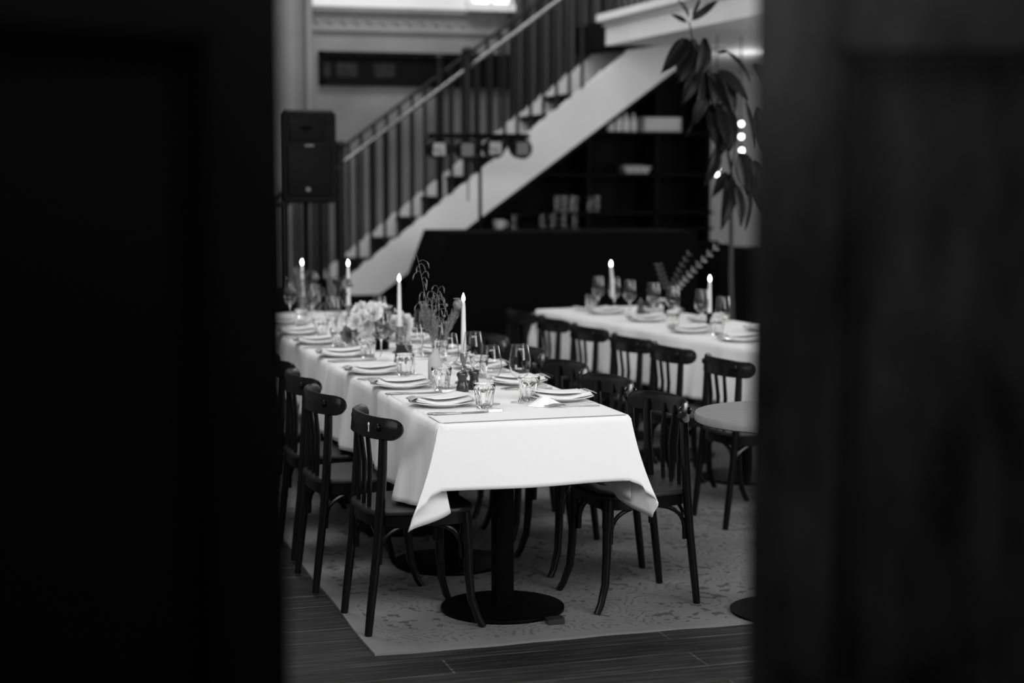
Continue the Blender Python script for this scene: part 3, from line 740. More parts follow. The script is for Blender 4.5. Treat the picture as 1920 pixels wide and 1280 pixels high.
dl = [('oat', (783, 484), (800, 560), 'tallest dried stem with hanging spikelets curling left above the bottle vase'),
      ('oat', (822, 540), (812, 590), 'dried oat-like stem with drooping spikelets, right of the tallest one'),
      ('oat', (812, 552), (808, 600), 'short dried oat-like stem between the two taller ones'),
      ('plume', (795, 575), (806, 630), 'grey feathery grass plume on the left of the bottle vase'),
      ('plume', (810, 590), (812, 640), 'grey feathery grass plume upright in the middle of the bottle vase'),
      ('plume', (856, 578), (838, 625), 'feathery pale grass leaning right towards the candle'),
      ('bud', (837, 572), (828, 620), 'thin stem with small round buds between plume and candle'),
      ('poppy', (856, 578), (846, 620), 'dried round seed head just left of the nearest candle'),
      ('bare', (825, 545), (822, 620), 'bare thin stalk rising behind the grass plumes')]
for i, (k, tp, md, l) in enumerate(dl):
    dy = (-.02, .02, 0, .01, -.01, .02, 0, -.015, .02)[i]
    b = vb + V((i-4)*.0015, dy*.1, 0)
    dried(k, b, vp(*tp, 6.46+dy), vp(*md, 6.46+dy*.5), l)

# slanted dark sign
def sign(bm):
    prism(bm, [(-.034, -.030, .0), (-.034, .020, .084), (-.034, .028, .084), (-.034, .042, 0)], (.068, 0, 0))
so = tag(mk('table_sign', 'tablet', sign, loc=(1.71, 7.17, zt(7.1)), smooth=False), 'small black slanted table sign between the tumbler and second candle', 'sign'); so.rotation_euler = (0, 0, -.5)

# bouquet
def bloom_mesh(name, m, R, seed):
    rnd = random.Random(seed); bm = bmesh.new()
    for ring, (n, tilt, L) in enumerate(((3, 82, .62), (5, 68, .82), (6, 48, 1.0), (7, 22, 1.05))):
        for k in range(n):
            a0 = 2*PI*k/n + ring*.5 + rnd.uniform(-.15, .15); ti = math.radians(tilt+rnd.uniform(-8, 8)); w = R*(.42+.12*ring)
            def f(u, v, a0=a0, ti=ti, w=w, L=L):
                s = (u-.5)*2; rad = R*L*v; half = w*math.sin(min(1, v*1.05+.08)*PI*.62)
                out = rad*math.cos(ti)*(1+.25*v) + R*.05; up = rad*math.sin(ti) + R*.12*v*v
                cup = R*.22*(s*s)*v
                x = out - cup*.3; y = s*half; z = up + cup
                return (x*math.cos(a0)-y*math.sin(a0), x*math.sin(a0)+y*math.cos(a0), z)
            grid(bm, f, 4, 5)
    o = obj(name, bm, m); return o
def leafy(bm, base, tip, w, droop=.0, nrm=None, curl=.15):
    base, tip = Vector(base), Vector(tip); d = tip-base; L = d.length; t = d.normalized()
    s = t.cross(nrm if nrm is not None else Vector((.3, -.9, .35))).normalized(); n = s.cross(t)
    def f(u, v):
        ww = w*.5*math.sin(PI*min(1, v**.8))**.8 if 0 < v < 1 else 0
        q = (u-.5)*2
        return base + d*v + s*(q*ww) + n*(curl*L*math.sin(PI*v) + .18*w*q*q) + Vector((0, 0, droop*math.sin(PI*v)))
    grid(bm, f, 4, 12)
FC = Vector((1.745, 7.80, zt(7.8)))
tag(mk('flower_pot', 'black_metal', lambda bm: lathe(bm, [(0, 0), (.043, 0), (.046, .004), (.052, .085), (.054, .088), (.050, .088), (.046, .07), (0, .07)], 32), loc=FC), 'black round pot holding the pale bouquet on the long table', 'pot')
bl = [bloom_mesh('garden_bloom', 'petal', .036, 3), bloom_mesh('garden_bloom', 'petal', .030, 5), bloom_mesh('garden_bloom', 'petal_grey', .030, 8)]
spots = [(668, 598, 1), (655, 622, 2), (672, 618, 1), (700, 582, 0), (712, 575, 1), (725, 590, 0), (690, 605, 0), (706, 603, 0), (738, 600, 1), (722, 610, 2), (681, 590, 1), (733, 582, 1), (748, 592, 1),
         (690, 628, 0), (668, 634, 0), (708, 625, 2), (755, 612, 0), (694, 572, 1), (742, 616, 2), (760, 598, 1), (677, 575, 1), (718, 628, 1)]
first = [True]*3
for i, (px, py, k) in enumerate(spots):
    dy = random.uniform(-.11, .08); p = PY(px, py, 7.80+dy) - V(0, 0, .015)
    if first[k]: o = bl[k]; first[k] = False
    else: o = bl[k].copy(); COL.objects.link(o)
    o.location = p; out = (p-(FC+V(0, 0, .12))).normalized() + Vector((0, -.35, .15)); o.rotation_euler = out.to_track_quat('Z', 'Y').to_euler()
    tag(o, 'greyish bloom in the bouquet in the black pot' if k == 2 else 'pale open bloom in the bouquet in the black pot', 'flower', 'greyish blooms in the black pot' if k == 2 else 'pale blooms in the black pot')
def greens(bm):
    rnd = random.Random(4)
    for k in range(24):
        a = rnd.uniform(0, 2*PI); el = rnd.uniform(-.2, 1.2); d = Vector((math.cos(a)*math.cos(el), math.sin(a)*math.cos(el), math.sin(el)))
        b = FC + Vector((0, 0, .10)) + d*.03; leafy(bm, b, b + d*rnd.uniform(.06, .12), rnd.uniform(.02, .035), curl=rnd.uniform(-.1, .15))
    for k in range(14):
        a = 2*PI*k/14; tube(bm, [FC + Vector((0, 0, .07)), FC + Vector((math.cos(a)*.09, math.sin(a)*.09, .17))], .002, 5)
tag(mk('bouquet_greenery', 'leaf', greens), 'dark leaves and stalks among the pale blooms in the black pot', 'leaves')
# far vases with grasses
for i, (x, y, l) in enumerate([(1.70, 8.62, 'clear glass vase of thin stems between the bouquet and the third candle'), (1.64, 9.25, 'clear glass vase of stems at the dim far left beside the farthest candle')]):
    o = tag(mk('glass_vase', 'glass', lambda bm: lathe(bm, [(0, 0), (.030, 0), (.032, .004), (.034, .12), (.033, .12), (.030, .01), (0, .008)], 24), loc=(x, y, zt(y))), l, 'vase')
    bb = Vector((x, y, zt(y)+.02)); nm = ('between the bouquet and third candle', 'by the farthest candle')[i]
    for j in range(7):
        a = -1.1+2.2*j/6; h = .36 - .05*abs(j-3)/2 - .03*(j % 2)
        dried(['bud', 'oat', 'plume', 'bud', 'oat', 'poppy', 'bud'][j], bb, bb+V(math.sin(a)*.10, .02*math.cos(5*j), h*.8), bb+V(math.sin(a)*.02, 0, h*.45), {'plume': 'feathery dried plume', 'bud': 'thin budded stem', 'oat': 'drooping oat stem', 'poppy': 'round dried seed head'}[['bud', 'oat', 'plume', 'bud', 'oat', 'poppy', 'bud'][j]]+' in the glass vase '+nm, 'dried stems '+nm)

# ------------------------------------------------------------------ right-hand table settings
def t2o(px, py): return PZ(px, py, ZT+.002)
zb = ZT + .0022
P2 = [(3.48, 9.41, 'far left'), (3.53, 8.86, 'second from the far left'), (3.50, 8.16, 'in front of the straight candle'), (3.56, 7.67, 'closest to the door edge on the chair side'),
      (3.50, 9.68, 'at the far end corner'), (3.80, 9.30, 'behind the farther glasses'), (3.85, 8.75, 'on the far side between the two candles'), (3.92, 8.15, 'on the far side right of the straight candle'), (3.98, 7.6, 'on the far side by the door edge')]
for i, (x, y, l) in enumerate(P2):
    if i != 4: plate((x, y, zb), 0, 'white plate on the right-hand table, ' + l)
    napkin((x, y, zb + (.009 if i != 4 else -.001)), (0 if x < 3.7 else PI)+random.uniform(-.2, .2), 'folded white napkin on the right-hand table, ' + l)
    if i not in (4,): card((x+.01, y+.01, zb+.031), random.uniform(-.2, .2), 'white menu card on the right-hand table, ' + l)
G2 = [(1122, 518, 'leftmost on the right-hand table'), (1152, 520, 'in front of the bent candle on the right-hand table'), (1181, 525, 'third from the left on the right-hand table'), (1226, 530, 'fourth from the left on the right-hand table'),
      (1262, 537, 'fifth from the left, beside the leafy sprig'), (1316, 543, 'just left of the straight candle'), (1356, 556, 'just right of the straight candle')]
for px, py, l in G2:
    p = PZ(px, py, .9787); wine((p.x, p.y, zb), 0, 'wine glass ' + l)
for px, py, l in ((1108, 592, 'at the far left plate'), (1245, 600, 'beside the second plate'), (1262, 625, 'between second and third plates'), (1345, 640, 'near the door edge')):
    p = PZ(px, py-12, zb); tumbler((p.x, p.y, zb), .3, 'faceted tumbler on the right-hand table ' + l)
for px, l in ((1180, 'left'), (1168, 'right')):
    p = PY(px, 560, 9.75); mill((p.x + (.03 if l == 'right' else -.09), 9.33 + (.05 if l == 'right' else 0), zb), 0, 'dark mill on the right-hand table near the bent candle, %s of two' % l)
# leafy sprig in a glass bottle
sv = V(3.72, 9.0, zb)
tag(mk('bottle_vase', 'black_metal', lambda bm: lathe(bm, [(0, 0), (.03, 0), (.032, .08), (.014, .11), (.013, .14), (.010, .14), (.010, .11), (0, .10)], 24), loc=sv), 'dark bottle vase with leafy sprigs on the right-hand table', 'vase')
def sprig(bm, pts, n, w, L):
    P_ = [Vector(p) for p in pts]
    q = [P_[0].lerp(P_[1], t).lerp(P_[1].lerp(P_[2], t), t) for t in [k/n for k in range(n+1)]]
    tube(bm, q, .002, 5)
    for k in range(2, n+1):
        for s in (-1, 1):
            d = (q[k]-q[k-1]).normalized(); sd = Vector((d.z, 0, -d.x))*s
            leafy(bm, q[k], q[k] + (d*.6+sd*.8).normalized()*L, w, curl=.1)
s1 = tag(mk('leafy_sprig', 'dried_stem', lambda bm: sprig(bm, [sv+V(0, 0, .12), PY(1275, 530, 9.0), PY(1350, 455, 8.95)], 12, .018, .035)), 'long grey leafy sprig arching right over the right-hand table', 'sprig')
s2 = tag(mk('leafy_sprig', 'leaf', lambda bm: sprig(bm, [sv+V(0, 0, .12), PY(1258, 530, 9.0), PY(1290, 478, 9.05)], 9, .016, .03)), 'short dark sprig rising steeply beside the arching one', 'sprig')
s3 = tag(mk('leafy_sprig', 'leaf', lambda bm: sprig(bm, [sv+V(0, 0, .12), PY(1245, 530, 9.0), PY(1235, 500, 9.05)], 7, .02, .035)), 'low dark sprig at the mouth of the sprig vase', 'sprig')

# ------------------------------------------------------------------ round wooden table, right foreground
rt = thing('round_table', 'small round pale-topped wooden table cut off by the dark door', 'table', (2.73, 5.47, Z0))
mk('tabletop', 'table_wood', lambda bm: lathe(bm, [(0, .700), (.33, .700), (.338, .705), (.340, .722), (.336, .731), (0, .732)], 72), rt)
mk('column', 'black_metal', lambda bm: lathe(bm, [(.03, .018), (.03, .69), (.10, .70)], 20), rt)
mk('base', 'black_metal', lambda bm: lathe(bm, [(0, 0), (.2, 0), (.202, .010), (.18, .014), (.03, .02), (0, .02)], 48), rt)

# ------------------------------------------------------------------ staircase
YS, YF = 12.6, 13.5
a0 = PY(641, 531, YS); a1 = PY(1190, 88, YS); b0 = PY(657, 553, YS); b1 = PY(710, 553, YS); b2 = PY(1240, 155, YS); b3 = PY(1275, 130, YS)
sl = (a1.z-a0.z)/(a1.x-a0.x); RUN, RISE = .212, .212*sl
st = thing('staircase', 'pale sided staircase climbing to the gallery with dark treads', 'staircase', (a0.x, YS, 0))
o_ = Vector((a0.x, YS, 0))
def stringer(y, th):
    top = []
    x, z = a0.x, a0.z
    while x < a1.x + .35:
        top += [(x, z), (x+RUN*.80, z+RISE*.84), (x+RUN*.86, z+RISE*.98)]; x += RUN; z += RISE
    top = [p for p in top if p[0] < GX+.15]
    top.append((GX+.15, top[-1][1]))
    bot = [(GX+.15+.25, 2.60), (GX+.15+.25, b2.z + (GX+.4-b2.x)*sl if b2.z + (GX+.4-b2.x)*sl < 2.6 else 2.5)]
    pts = [Vector((p[0], y, min(p[1], 2.6))) for p in top] + [Vector((b2.x+.0, y, 2.6)), Vector((b2.x+(2.6-b2.z)/sl, y, 2.6)), Vector((b2.x, y, b2.z)), Vector((b1.x, y, b1.z)), Vector((b0.x, y, b0.z))]
    pts = [p-o_ for p in pts]
    return lambda bm: prism(bm, pts, (0, th, 0))
mk('stringer', 'stringer_paint', stringer(YS, .06), st, False)
mk('stringer', 'stringer_paint', stringer(YF-.06, .06), st, False).location.z = .02
def und(bm):
    pts = [Vector((b1.x, YS-.004, b1.z)), Vector((b2.x+.3, YS-.004, b2.z+.3*sl)), Vector((b2.x+.3, YS-.004, b2.z+.3*sl-.035)), Vector((b1.x, YS-.004, b1.z-.035))]
    prism(bm, [p-o_ for p in pts], (0, .92, 0))
mk('soffit', 'shelf_black', und, st, False)
k = 0; x, z = a0.x - RUN*.1, a0.z - .01
while x < GX - .2:
    mk('tread', 'tread_wood', lambda bm: box(bm, x-a0.x, x-a0.x+RUN+.03, .06, YF-YS-.06, z-.035, z, bev=.003), st, False)
    if z < 2.0: mk('riser', 'tread_wood', lambda bm: box(bm, x-a0.x+.01, x-a0.x+.03, .06, YF-YS-.06, z-RISE, z-.035), st, False)
    x += RUN; z += RISE
# landing under the foot of the flight
ld = tag(mk('stair_landing', 'shelf_black', lambda bm: box(bm, -.2, b1.x+.35, YS-.05, 13.58, 0, b0.z)), 'dark raised landing at the foot of the staircase', 'landing')
def railing(y, near, label):
    r0 = PY(645, 303, 12.6); r1 = PY(1050, 0, 12.6); q0 = PY(650, 272, 12.6)
    s = (r1.z-r0.z)/(r1.x-r0.x)
    root = thing('stair_railing', label, 'railing', (r0.x, y, b0.z))
    o_ = Vector((r0.x, y, b0.z)); zr = lambda x: r0.z + (x-r0.x)*s
    ztop = lambda x: a0.z + (x-a0.x)*sl
    xe = GX - .02; xs = r0.x
    mk('handrail', 'rail_metal' if near else 'iron', lambda bm: tube(bm, [Vector((x_, y, zr(x_)))-o_ for x_ in (xs, (xs+xe)/2, xe+.3)], .016 if near else .013, 10), root)
    n = int((xe-xs)/(RUN/2))
    for i in range(1, n):
        x_ = xs + i*RUN/2
        mk('baluster', 'iron', lambda bm: tube(bm, [Vector((x_, y, max(ztop(x_)-.06, b0.z)))-o_, Vector((x_, y, zr(x_)))-o_], .0145, 6), root)
    nx_ = PY(877, 95, 12.6).x
    for xn, zb_ in ((xs-.02, b0.z), (nx_, ztop(nx_)-.15)):
        zt_ = zr(xn)+.10
        mk('newel_post', 'iron', lambda bm: (tube(bm, [Vector((xn, y, zb_))-o_, Vector((xn, y, zt_))-o_], .032, 10),
            bmesh.ops.create_uvsphere(bm, u_segments=12, v_segments=8, radius=.042, matrix=Matrix.Translation(Vector((xn, y, zt_+.035))-o_)), lathe(bm, [(.024, zt_-.03), (.04, zt_-.02), (.04, zt_), (.024, zt_+.01)], 12, at=(xn-o_.x, 0, -o_.z))), root)
    # level part over the landing
    zl = zr(xs)-.02
    mk('landing_rail', 'iron', lambda bm: tube(bm, [Vector((xs-1.3, y, zl-.3))-o_, Vector((xs-.45, y, zl-.3))-o_, Vector((xs, y, zl))-o_], .022, 10), root)
    for i in range(1, 12):
        x_ = xs-.02 - i*RUN/2
        mk('baluster', 'iron', lambda bm: tube(bm, [Vector((x_, y, b0.z))-o_, Vector((x_, y, zl-.3*min(1, (xs-x_)/.45)))-o_], .0145, 6), root)
railing(12.63, True, 'metal stair railing on the side of the flight facing the dining tables')
railing(13.46, False, 'metal stair railing on the wall side of the flight')

# gallery balusters at the very top edge
gr = thing('gallery_railing', 'dark upright bars standing on the moulded gallery edge', 'railing', (GX, 12.6, 2.83))
for i in range(18):
    mk('baluster', 'iron', lambda bm: tube(bm, [(0, -i*.13, 0), (0, -i*.13, .9)], .010, 6), gr)
mk('handrail', 'iron', lambda bm: tube(bm, [(0, 0, .9), (0, -2.3, .9)], .02, 8), gr)

# wall pieces behind the stairs
A = PY(598, 95, 13.56); B = PY(955, 165, 13.56)
fp = thing('wall_panel', 'long dark framed strip on the wall above the stair railing', 'framed panel', ((A.x+B.x)/2, 13.6, B.z))
hw = (B.x-A.x)/2; hh = A.z-B.z
mk('frame', 'frame_dark', lambda bm: (box(bm, -hw, hw, -.04, 0, 0, .04), box(bm, -hw, hw, -.04, 0, hh-.04, hh), box(bm, -hw, -hw+.04, -.04, 0, 0, hh), box(bm, hw-.04, hw, -.04, 0, 0, hh), box(bm, -hw, hw, -.012, 0, 0, hh)), fp, False)
for px in (612, 652, 722):
    c = PY(px, 136, 13.56); w_ = .035 if px == 612 else .085
    mk('faint_print', 'print_dim', lambda bm: box(bm, c.x-fp.location.x-w_, c.x-fp.location.x+w_, -.018, -.012, .07, hh-.09), fp, False)
def drape(bm):
    x0, x1 = PY(958, 200, 13.45).x, PY(1150, 100, 13.45).x
    grid(bm, lambda u, v: (x0+(x1-x0)*u, 13.50+.05*math.sin(u*(x1-x0)*2*PI/.115), 1.2+3.2*v), 150, 4)
cu = tag(mk('pleated_curtain', 'curtain', drape), 'dark pleated curtain hanging on the wall behind the upper stairs', 'curtain'); solid(cu, .004)
mk('curtain_rod', 'iron', lambda bm: tube(bm, [(PY(950, 200, 13.45).x, 13.45, 4.42), (PY(1155, 100, 13.45).x, 13.45, 4.42)], .015), cu)

# ------------------------------------------------------------------ shelving beneath the stairs
shx0, shx1 = 3.1, PY(1333, 430, 12.9).x
zsh = [PY(1180, 247, 12.9).z, PY(1180, 325, 12.9).z, PY(1050, 397, 12.9).z, PY(1050, 428, 12.9).z]
sh = thing('shelving_unit', 'black open shelving under the staircase with crockery and glasses', 'shelf', ((shx0+shx1)/2, 13.1, 0))
ox, oy = (shx0+shx1)/2, 13.1
def upz(x): return min(2.55, b1.z + (x-b1.x)*sl - .06)
mk('back_panel', 'shelf_black', lambda bm: prism(bm, [(shx0-ox, .18, 0), (shx1-ox, .18, 0), (shx1-ox, .18, 2.5), (4.95-ox, .18, upz(4.95)-.02), (shx0-ox, .18, upz(shx0)-.02)], (0, .02, 0)), sh, False)
for i, z in enumerate(zsh):
    xl = max(shx0, b1.x + (z+.06-b1.z)/sl + .05)
    mk('shelf_board', 'shelf_black', lambda bm: box(bm, xl-ox, shx1-ox, -.25, .18, z-.025, z, bev=.002), sh, False)
for px in (1100, 1228, 1325):
    xx = PY(px, 300, 12.9).x; mk('upright', 'shelf_black', lambda bm: box(bm, xx-ox-.015, xx-ox+.015, -.25, .18, 0, min(upz(xx), 2.45)), sh, False)
# bottles, bowl, glasses on the shelves
def onshelf(px, i, dy=0): p = PY(px, 300, 12.9+dy); return (p.x, 12.9+dy, zsh[i])
def b_bottle(loc, rz, label, group):
    return tag(mk('pale_bottle', 'china', lambda bm: lathe(bm, [(0, 0), (.028, 0), (.030, .004), (.030, .09), (.022, .11), (.011, .12), (.011, .145), (0, .146)], 20), loc=loc), label, 'bottle', group)
bot = Maker(b_bottle)
for j, px in enumerate((1144, 1151, 1159, 1166, 1173)): bot(onshelf(px, 0, (-.1, .0, -.12, .02, -.1)[j]), 0, 'pale bottle in the cluster at the left of the upper shelf', 'pale bottles on the upper shelf')
bot(onshelf(1187, 0), 0, 'single pale bottle right of the cluster on the upper shelf')
tag(mk('serving_tray', 'pale_ceramic', lambda bm: (box(bm, -.16, .17, -.1, .1, 0, .008, bev=.002), box(bm, -.16, .17, -.1, -.09, 0, .115, bev=.003), box(bm, -.16, .17, .09, .1, 0, .115, bev=.003), box(bm, -.16, -.15, -.1, .1, 0, .115), box(bm, .16, .17, -.1, .1, 0, .115)), loc=onshelf(1232, 0)), 'pale rectangular tub at the right of the upper shelf', 'tub')
def b_bowl(loc, rz, label, group):
    return tag(mk('small_bowl', 'pale_ceramic', lambda bm: lathe(bm, [(0, 0), (.03, 0), (.05, .03), (.06, .055), (.057, .056), (.045, .03), (0, .008)], 24), loc=loc), label, 'bowl', group)
bowl = Maker(b_bowl)
for j, px in enumerate((1180, 1194, 1208)): bowl(onshelf(px, 1, -.05), 0, 'grey bowl on the second shelf right of the post', 'grey bowls on the second shelf')
p = onshelf(1205, 1, -.05); tag(mk('crate', 'lens_grey', lambda bm: box(bm, -.09, .09, -.08, .08, 0, .07, bev=.004), loc=(p[0], 13.12, p[2])), 'dim grey crate behind the bowls on the second shelf', 'crate')
def b_sg(loc, rz, label, group):
    t = thing('shelf_tumbler', label, 'glass', loc, rz, group)
    mk('wall', 'glass', lambda bm: lathe(bm, [(0, .001), (.026, .001), (.034, .13), (.0335, .13), (.025, .008), (0, .008)], 20), t); return t
sg = Maker(b_sg)
for j, px in enumerate((1045, 1052, 1059, 1066, 1073, 1081)): sg(onshelf(px, 2, -.1 + .06*(j % 2)), 0, 'glass in the row left of the post on the third shelf', 'glasses in a row on the third shelf')
for px in (1106, 1121): sg(onshelf(px, 2, -.08), 0, 'glass right of the post on the third shelf', 'glasses right of the post on the third shelf')
tag(mk('white_cup', 'china', lambda bm: (lathe(bm, [(0, 0), (.03, 0), (.045, .03), (.05, .075), (.047, .075), (.04, .03), (0, .006)], 24), tube(bm, [(.045, 0, .06), (.07, 0, .055), (.07, 0, .03), (.04, 0, .02)], .006)), loc=onshelf(935, 3, -.1)), 'round white cup at the left end of the lowest visible shelf', 'cup')
for px in (965, 1018, 1038, 1059, 1079): 
    sg(onshelf(px, 3, -.08), 0, 'small glass on the lowest visible shelf right of the white cup', 'small glasses on the lowest visible shelf')

# ------------------------------------------------------------------ black draped cabinet, front of the shelving
def cab(bm):
    yb, yf = 11.7, 11.0; A, B, C_ = PY(795, 430, yb), PY(763, 515, yb), PY(742, 640, yb); R_ = 4.75
    prism(bm, [(A.x, yf, A.z), (R_, yf, A.z-.01), (R_+.03, yf-.02, .02), (C_.x-.05, yf-.02, .02), (C_.x, yf-.015, C_.z), (B.x, yf-.01, B.z)], (0, yb-yf, 0))
cb = tag(mk('draped_cabinet', 'black_cloth', cab), 'large black cloth-covered cabinet in front of the staircase', 'cabinet')

k0 = PY(1347, 452, 11.3); k1_ = PY(1397, 468, 11.3)
tag(mk('bar_counter', 'black_cloth', lambda bm: prism(bm, [(k0.x, 11.3, .0), (k0.x, 11.3, k0.z), (k1_.x, 11.3, k1_.z), (6.5, 11.3, k1_.z), (6.5, 11.3, 0)], (0, .5, 0)), smooth=False), 'dark bulky counter behind the right-hand table by the door edge', 'counter')
# ------------------------------------------------------------------ stage light stand with four lamps
pb = PY(900, 255, 11.85)
ls_ = thing('light_stand', 'thin black stand with a level bar of four lamps before the stairs', 'light stand', (pb.x, 11.85, 0))
barz = pb.z; xl, xr = PY(803, 255, 11.85).x - pb.x, PY(992, 255, 11.85).x - pb.x
mk('pole', 'black_metal', lambda bm: tube(bm, [(0, 0, 0.2), (0, 0, 1.2), (0, 0, barz)], [.016, .014, .012], 8), ls_)
mk('crossbar', 'black_metal', lambda bm: box(bm, xl, xr, -.02, .02, barz-.018, barz+.018, bev=.003), ls_)
for k in range(3):
    a = PI/2+2*PI*k/3; mk('leg', 'black_metal', lambda bm: tube(bm, [(0, 0, .55), (.4*math.cos(a)*.3, .2*math.sin(a)*.3, .01)], .01, 6), ls_)
for px, py, m, l in ((820, 280, 'lens_pale', 'leftmost stage lamp on the bar, pale patterned front'), (873, 281, 'lens_grey', 'second stage lamp from the left, plain grey front'),
                     (925, 278, 'lens_pale', 'third stage lamp from the left, pale striped front'), (976, 279, 'lens_grey', 'rightmost stage lamp, against the pale stair side')):
    p = PY(px, py, 11.72); t = thing('stage_lamp', l, 'lamp', (p.x, 11.72, p.z))
    mk('housing', 'plastic_black', lambda bm: tube(bm, [(0, .10, 0), (0, .07, 0), (0, -.02, 0), (0, -.05, 0)], [.045, .066, .072, .074], 24), t)
    mk('front_lens', m, lambda bm: box(bm, -.046, .046, -.058, -.050, -.046, .046, bev=.003), t, False)
    mk('yoke', 'black_metal', lambda bm: tube(bm, [(-.078, .02, -.01), (-.078, .05, .06), (0, .11, barz-p.z-.015), (.078, .05, .06), (.078, .02, -.01)], .006, 6), t)

# ------------------------------------------------------------------ loudspeaker on its stand
sa = PY(523, 205, 10.5); sb = PY(630, 380, 10.5)
w2 = (sb.x-sa.x)/2; hh2 = sa.z-sb.z
sp = thing('loudspeaker', 'black loudspeaker on a pole at the far left beside the stairs', 'loudspeaker', ((sa.x+sb.x)/2, 10.6, sb.z))
def cabt(bm):
    pts = [(-w2, 0, .03), (-w2+.02, 0, .0), (w2-.02, 0, 0), (w2, 0, .03), (w2, 0, hh2-.03), (w2-.025, 0, hh2), (-w2+.025, 0, hh2), (-w2, 0, hh2-.03)]
    a = [bm.verts.new((x, -.12, z)) for x, _, z in pts]; b = [bm.verts.new((x*.97, -.15, .01+z*.96)) for x, _, z in pts]; c = [bm.verts.new((x*.7, .18, z)) for x, _, z in pts]
    for p, q in ((b, a), (a, c)):
        for i in range(8): bm.faces.new((p[i], p[(i+1) % 8], q[(i+1) % 8], q[i]))
    bm.faces.new(b[::-1]); bm.faces.new(c)
mk('enclosure', 'plastic_black', cabt, sp)
mk('grille', 'grille', lambda bm: box(bm, -w2*.80, w2*.80, -.162, -.148, .04, hh2*.60, bev=.01), sp)
mk('horn', 'grille', lambda bm: (box(bm, -w2*.72, w2*.55, -.158, -.148, hh2*.66, hh2*.92, bev=.008), lathe(bm, [(.02, 0), (.05, .02)], 16, at=(-.02, -.14, hh2*.78))), sp)
for z in (.70, .86): mk('port', 'black_metal', lambda bm: tube(bm, [(w2*.76, -.155, hh2*z), (w2*.76, -.148, hh2*z)], .028, 14), sp)
mk('badge', 'lens_grey', lambda bm: box(bm, -.028, .028, -.165, -.16, hh2*.605, hh2*.625), sp, False)
mk('logo_plate', 'lens_grey', lambda bm: tube(bm, [(-.01, -.166, .085), (-.01, -.160, .085)], .014, 12), sp)
ss = thing('speaker_stand', 'black tripod stand carrying the loudspeaker', 'stand', ((sa.x+sb.x)/2, 10.6, 0))
mk('pole', 'black_metal', lambda bm: tube(bm, [(0, 0, .1), (0, 0, .9), (0, 0, sb.z+.002)], [.02, .02, .017], 10), ss)
mk('collar', 'black_metal', lambda bm: tube(bm, [(0, 0, .85), (0, 0, .95)], .03, 10), ss)
for k in range(3):
    a = PI/2+2*PI*k/3; mk('leg', 'black_metal', lambda bm: tube(bm, [(0, 0, .75), (.45*math.cos(a), .45*math.sin(a), .012)], .012, 6), ss)

# ------------------------------------------------------------------ tall plant at the right
pb_ = Vector((4.30, 9.35, .0095))
tp = thing('tall_potted_plant', 'tall dark large-leaved plant with drooping leaves in front of the gallery edge', 'plant', pb_)
mk('pot', 'pale_ceramic', lambda bm: lathe(bm, [(0, 0), (.13, 0), (.14, .02), (.18, .32), (.185, .34), (.165, .34), (.16, .30), (0, .30)], 32), tp)
top = PY(1293, 30, 9.0)
spine = [pb_+V(0, 0, .3), V(4.22, 9.25, 1.0), PY(1372, 320, 9.1), PY(1340, 150, 9.05), PY(1318, 110, 9.0), PY(1300, 80, 9.0), PY(1292, 40, 9.0)]
mk('trunk', 'leaf', lambda bm: (tube(bm, [p-pb_ for p in spine], [.02, .016, .012, .010, .008, .006, .004], 8), tube(bm, [PY(1372, 320, 9.1)-pb_, PY(1385, 240, 9.0)-pb_, PY(1350, 130, 9.0)-pb_], .006, 6)), tp)
LV = [((1288, 42), (1258, 27), 9), ((1295, 38), (1346, 0), 14), ((1290, 32), (1270, 0), 9), ((1297, 30), (1312, -4), 7), ((1287, 75), (1238, 138), 30), ((1300, 75), (1268, 158), 42), ((1318, 72), (1298, 150), 38),
      ((1345, 100), (1365, 97), 6), ((1362, 97), (1407, 155), 13), ((1308, 128), (1276, 196), 26), ((1316, 128), (1284, 258), 17), ((1328, 135), (1345, 215), 40), ((1335, 138), (1376, 212), 42), ((1345, 132), (1400, 190), 26),
      ((1332, 190), (1348, 292), 52), ((1350, 195), (1366, 285), 44), ((1343, 275), (1318, 350), 24), ((1397, 190), (1416, 278), 12), ((1384, 285), (1398, 365), 46), ((1368, 325), (1350, 432), 28),
      ((1378, 345), (1387, 425), 24), ((1362, 325), (1334, 372), 20), ((1402, 340), (1396, 432), 18), ((1322, 180), (1300, 235), 22), ((1420, 200), (1440, 300), 34), ((1410, 120), (1450, 200), 40), ((1415, 300), (1430, 400), 40)]
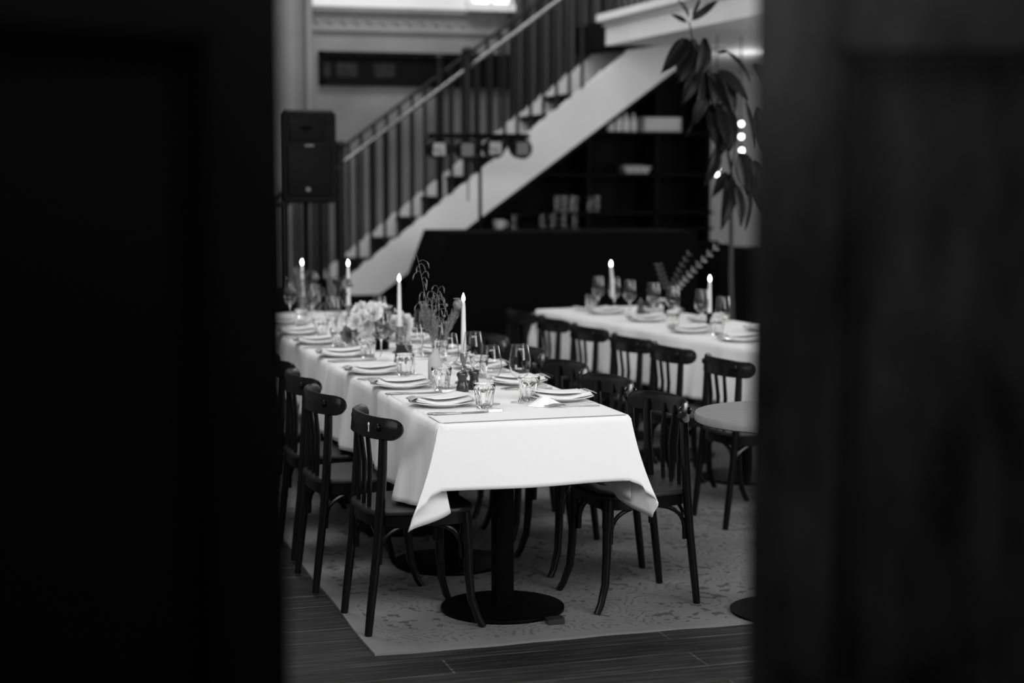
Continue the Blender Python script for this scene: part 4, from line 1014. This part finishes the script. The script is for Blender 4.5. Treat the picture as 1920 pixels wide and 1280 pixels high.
def fol(bm):
    rnd = random.Random(2)
    for (b_, t_, w) in LV:
        y = 9.0+rnd.uniform(-.14, .14); p = PY(b_[0], b_[1], y); q = PY(t_[0], t_[1], y + rnd.uniform(-.12, .04))
        leafy(bm, p-pb_, q-pb_, w/352*1.15, curl=rnd.uniform(.05, .14), nrm=Vector((rnd.uniform(-.4, .6), -.9, rnd.uniform(-.1, .4))))
solid(mk('foliage', 'leaf_plant', fol, tp), .0015)

# ------------------------------------------------------------------ lights seen through the plant
def b_bulb(loc, rz, label, group):
    t = thing('hanging_bulb', label, 'light bulb', loc, rz, group)
    mk('globe', 'bulb', lambda bm: bmesh.ops.create_uvsphere(bm, u_segments=14, v_segments=10, radius=.019), t)
    mk('socket', 'black_metal', lambda bm: tube(bm, [(0, 0, .015), (0, 0, .04)], .009), t)
    return t
bulb = Maker(b_bulb)
for px, py, w_ in ((1390, 232, 'uppermost of the column by the door edge'), (1390, 256, 'second of the column by the door edge'), (1391, 282, 'third of the column by the door edge'), (1345, 314, 'upper of the close pair left of the column'), (1343, 326, 'lower of the close pair left of the column')):
    p = PY(px, py, 11.6); bulb((p.x, p.y, p.z), 0, 'small glowing bulb, ' + w_)
wc = PY(1390, 200, 11.6).x
tag(mk('light_cable', 'black_metal', lambda bm: (tube(bm, [(wc, 11.62, 2.6), (wc+.002, 11.62, 2.2), (wc, 11.62, 1.7)], .004, 6), tube(bm, [(PY(1344, 300, 11.6).x, 11.62, 2.6), (PY(1344, 300, 11.6).x, 11.62, 1.55)], .004, 6))), 'thin dark cables carrying the glowing bulbs down from the gallery', 'cable')
# ceiling lamp under the gallery, behind the door edge
lp = Vector((6.42, 13.1, 2.42))
sc = thing('globe_lamp', 'round glowing lamp fixed under the gallery beyond the dark door', 'lamp', lp)
mk('globe', 'bulb', lambda bm: bmesh.ops.create_uvsphere(bm, u_segments=20, v_segments=12, radius=.09), sc)
mk('mount', 'black_metal', lambda bm: tube(bm, [(0, 0, .085), (0, 0, .18)], .03), sc)
q = bpy.data.lights.new('globe_light', 'POINT'); q.energy = 13; q.shadow_soft_size = .09; qo = bpy.data.objects.new('globe_light', q); COL.objects.link(qo); qo.location = lp - V(0.1, 0.12, .22)
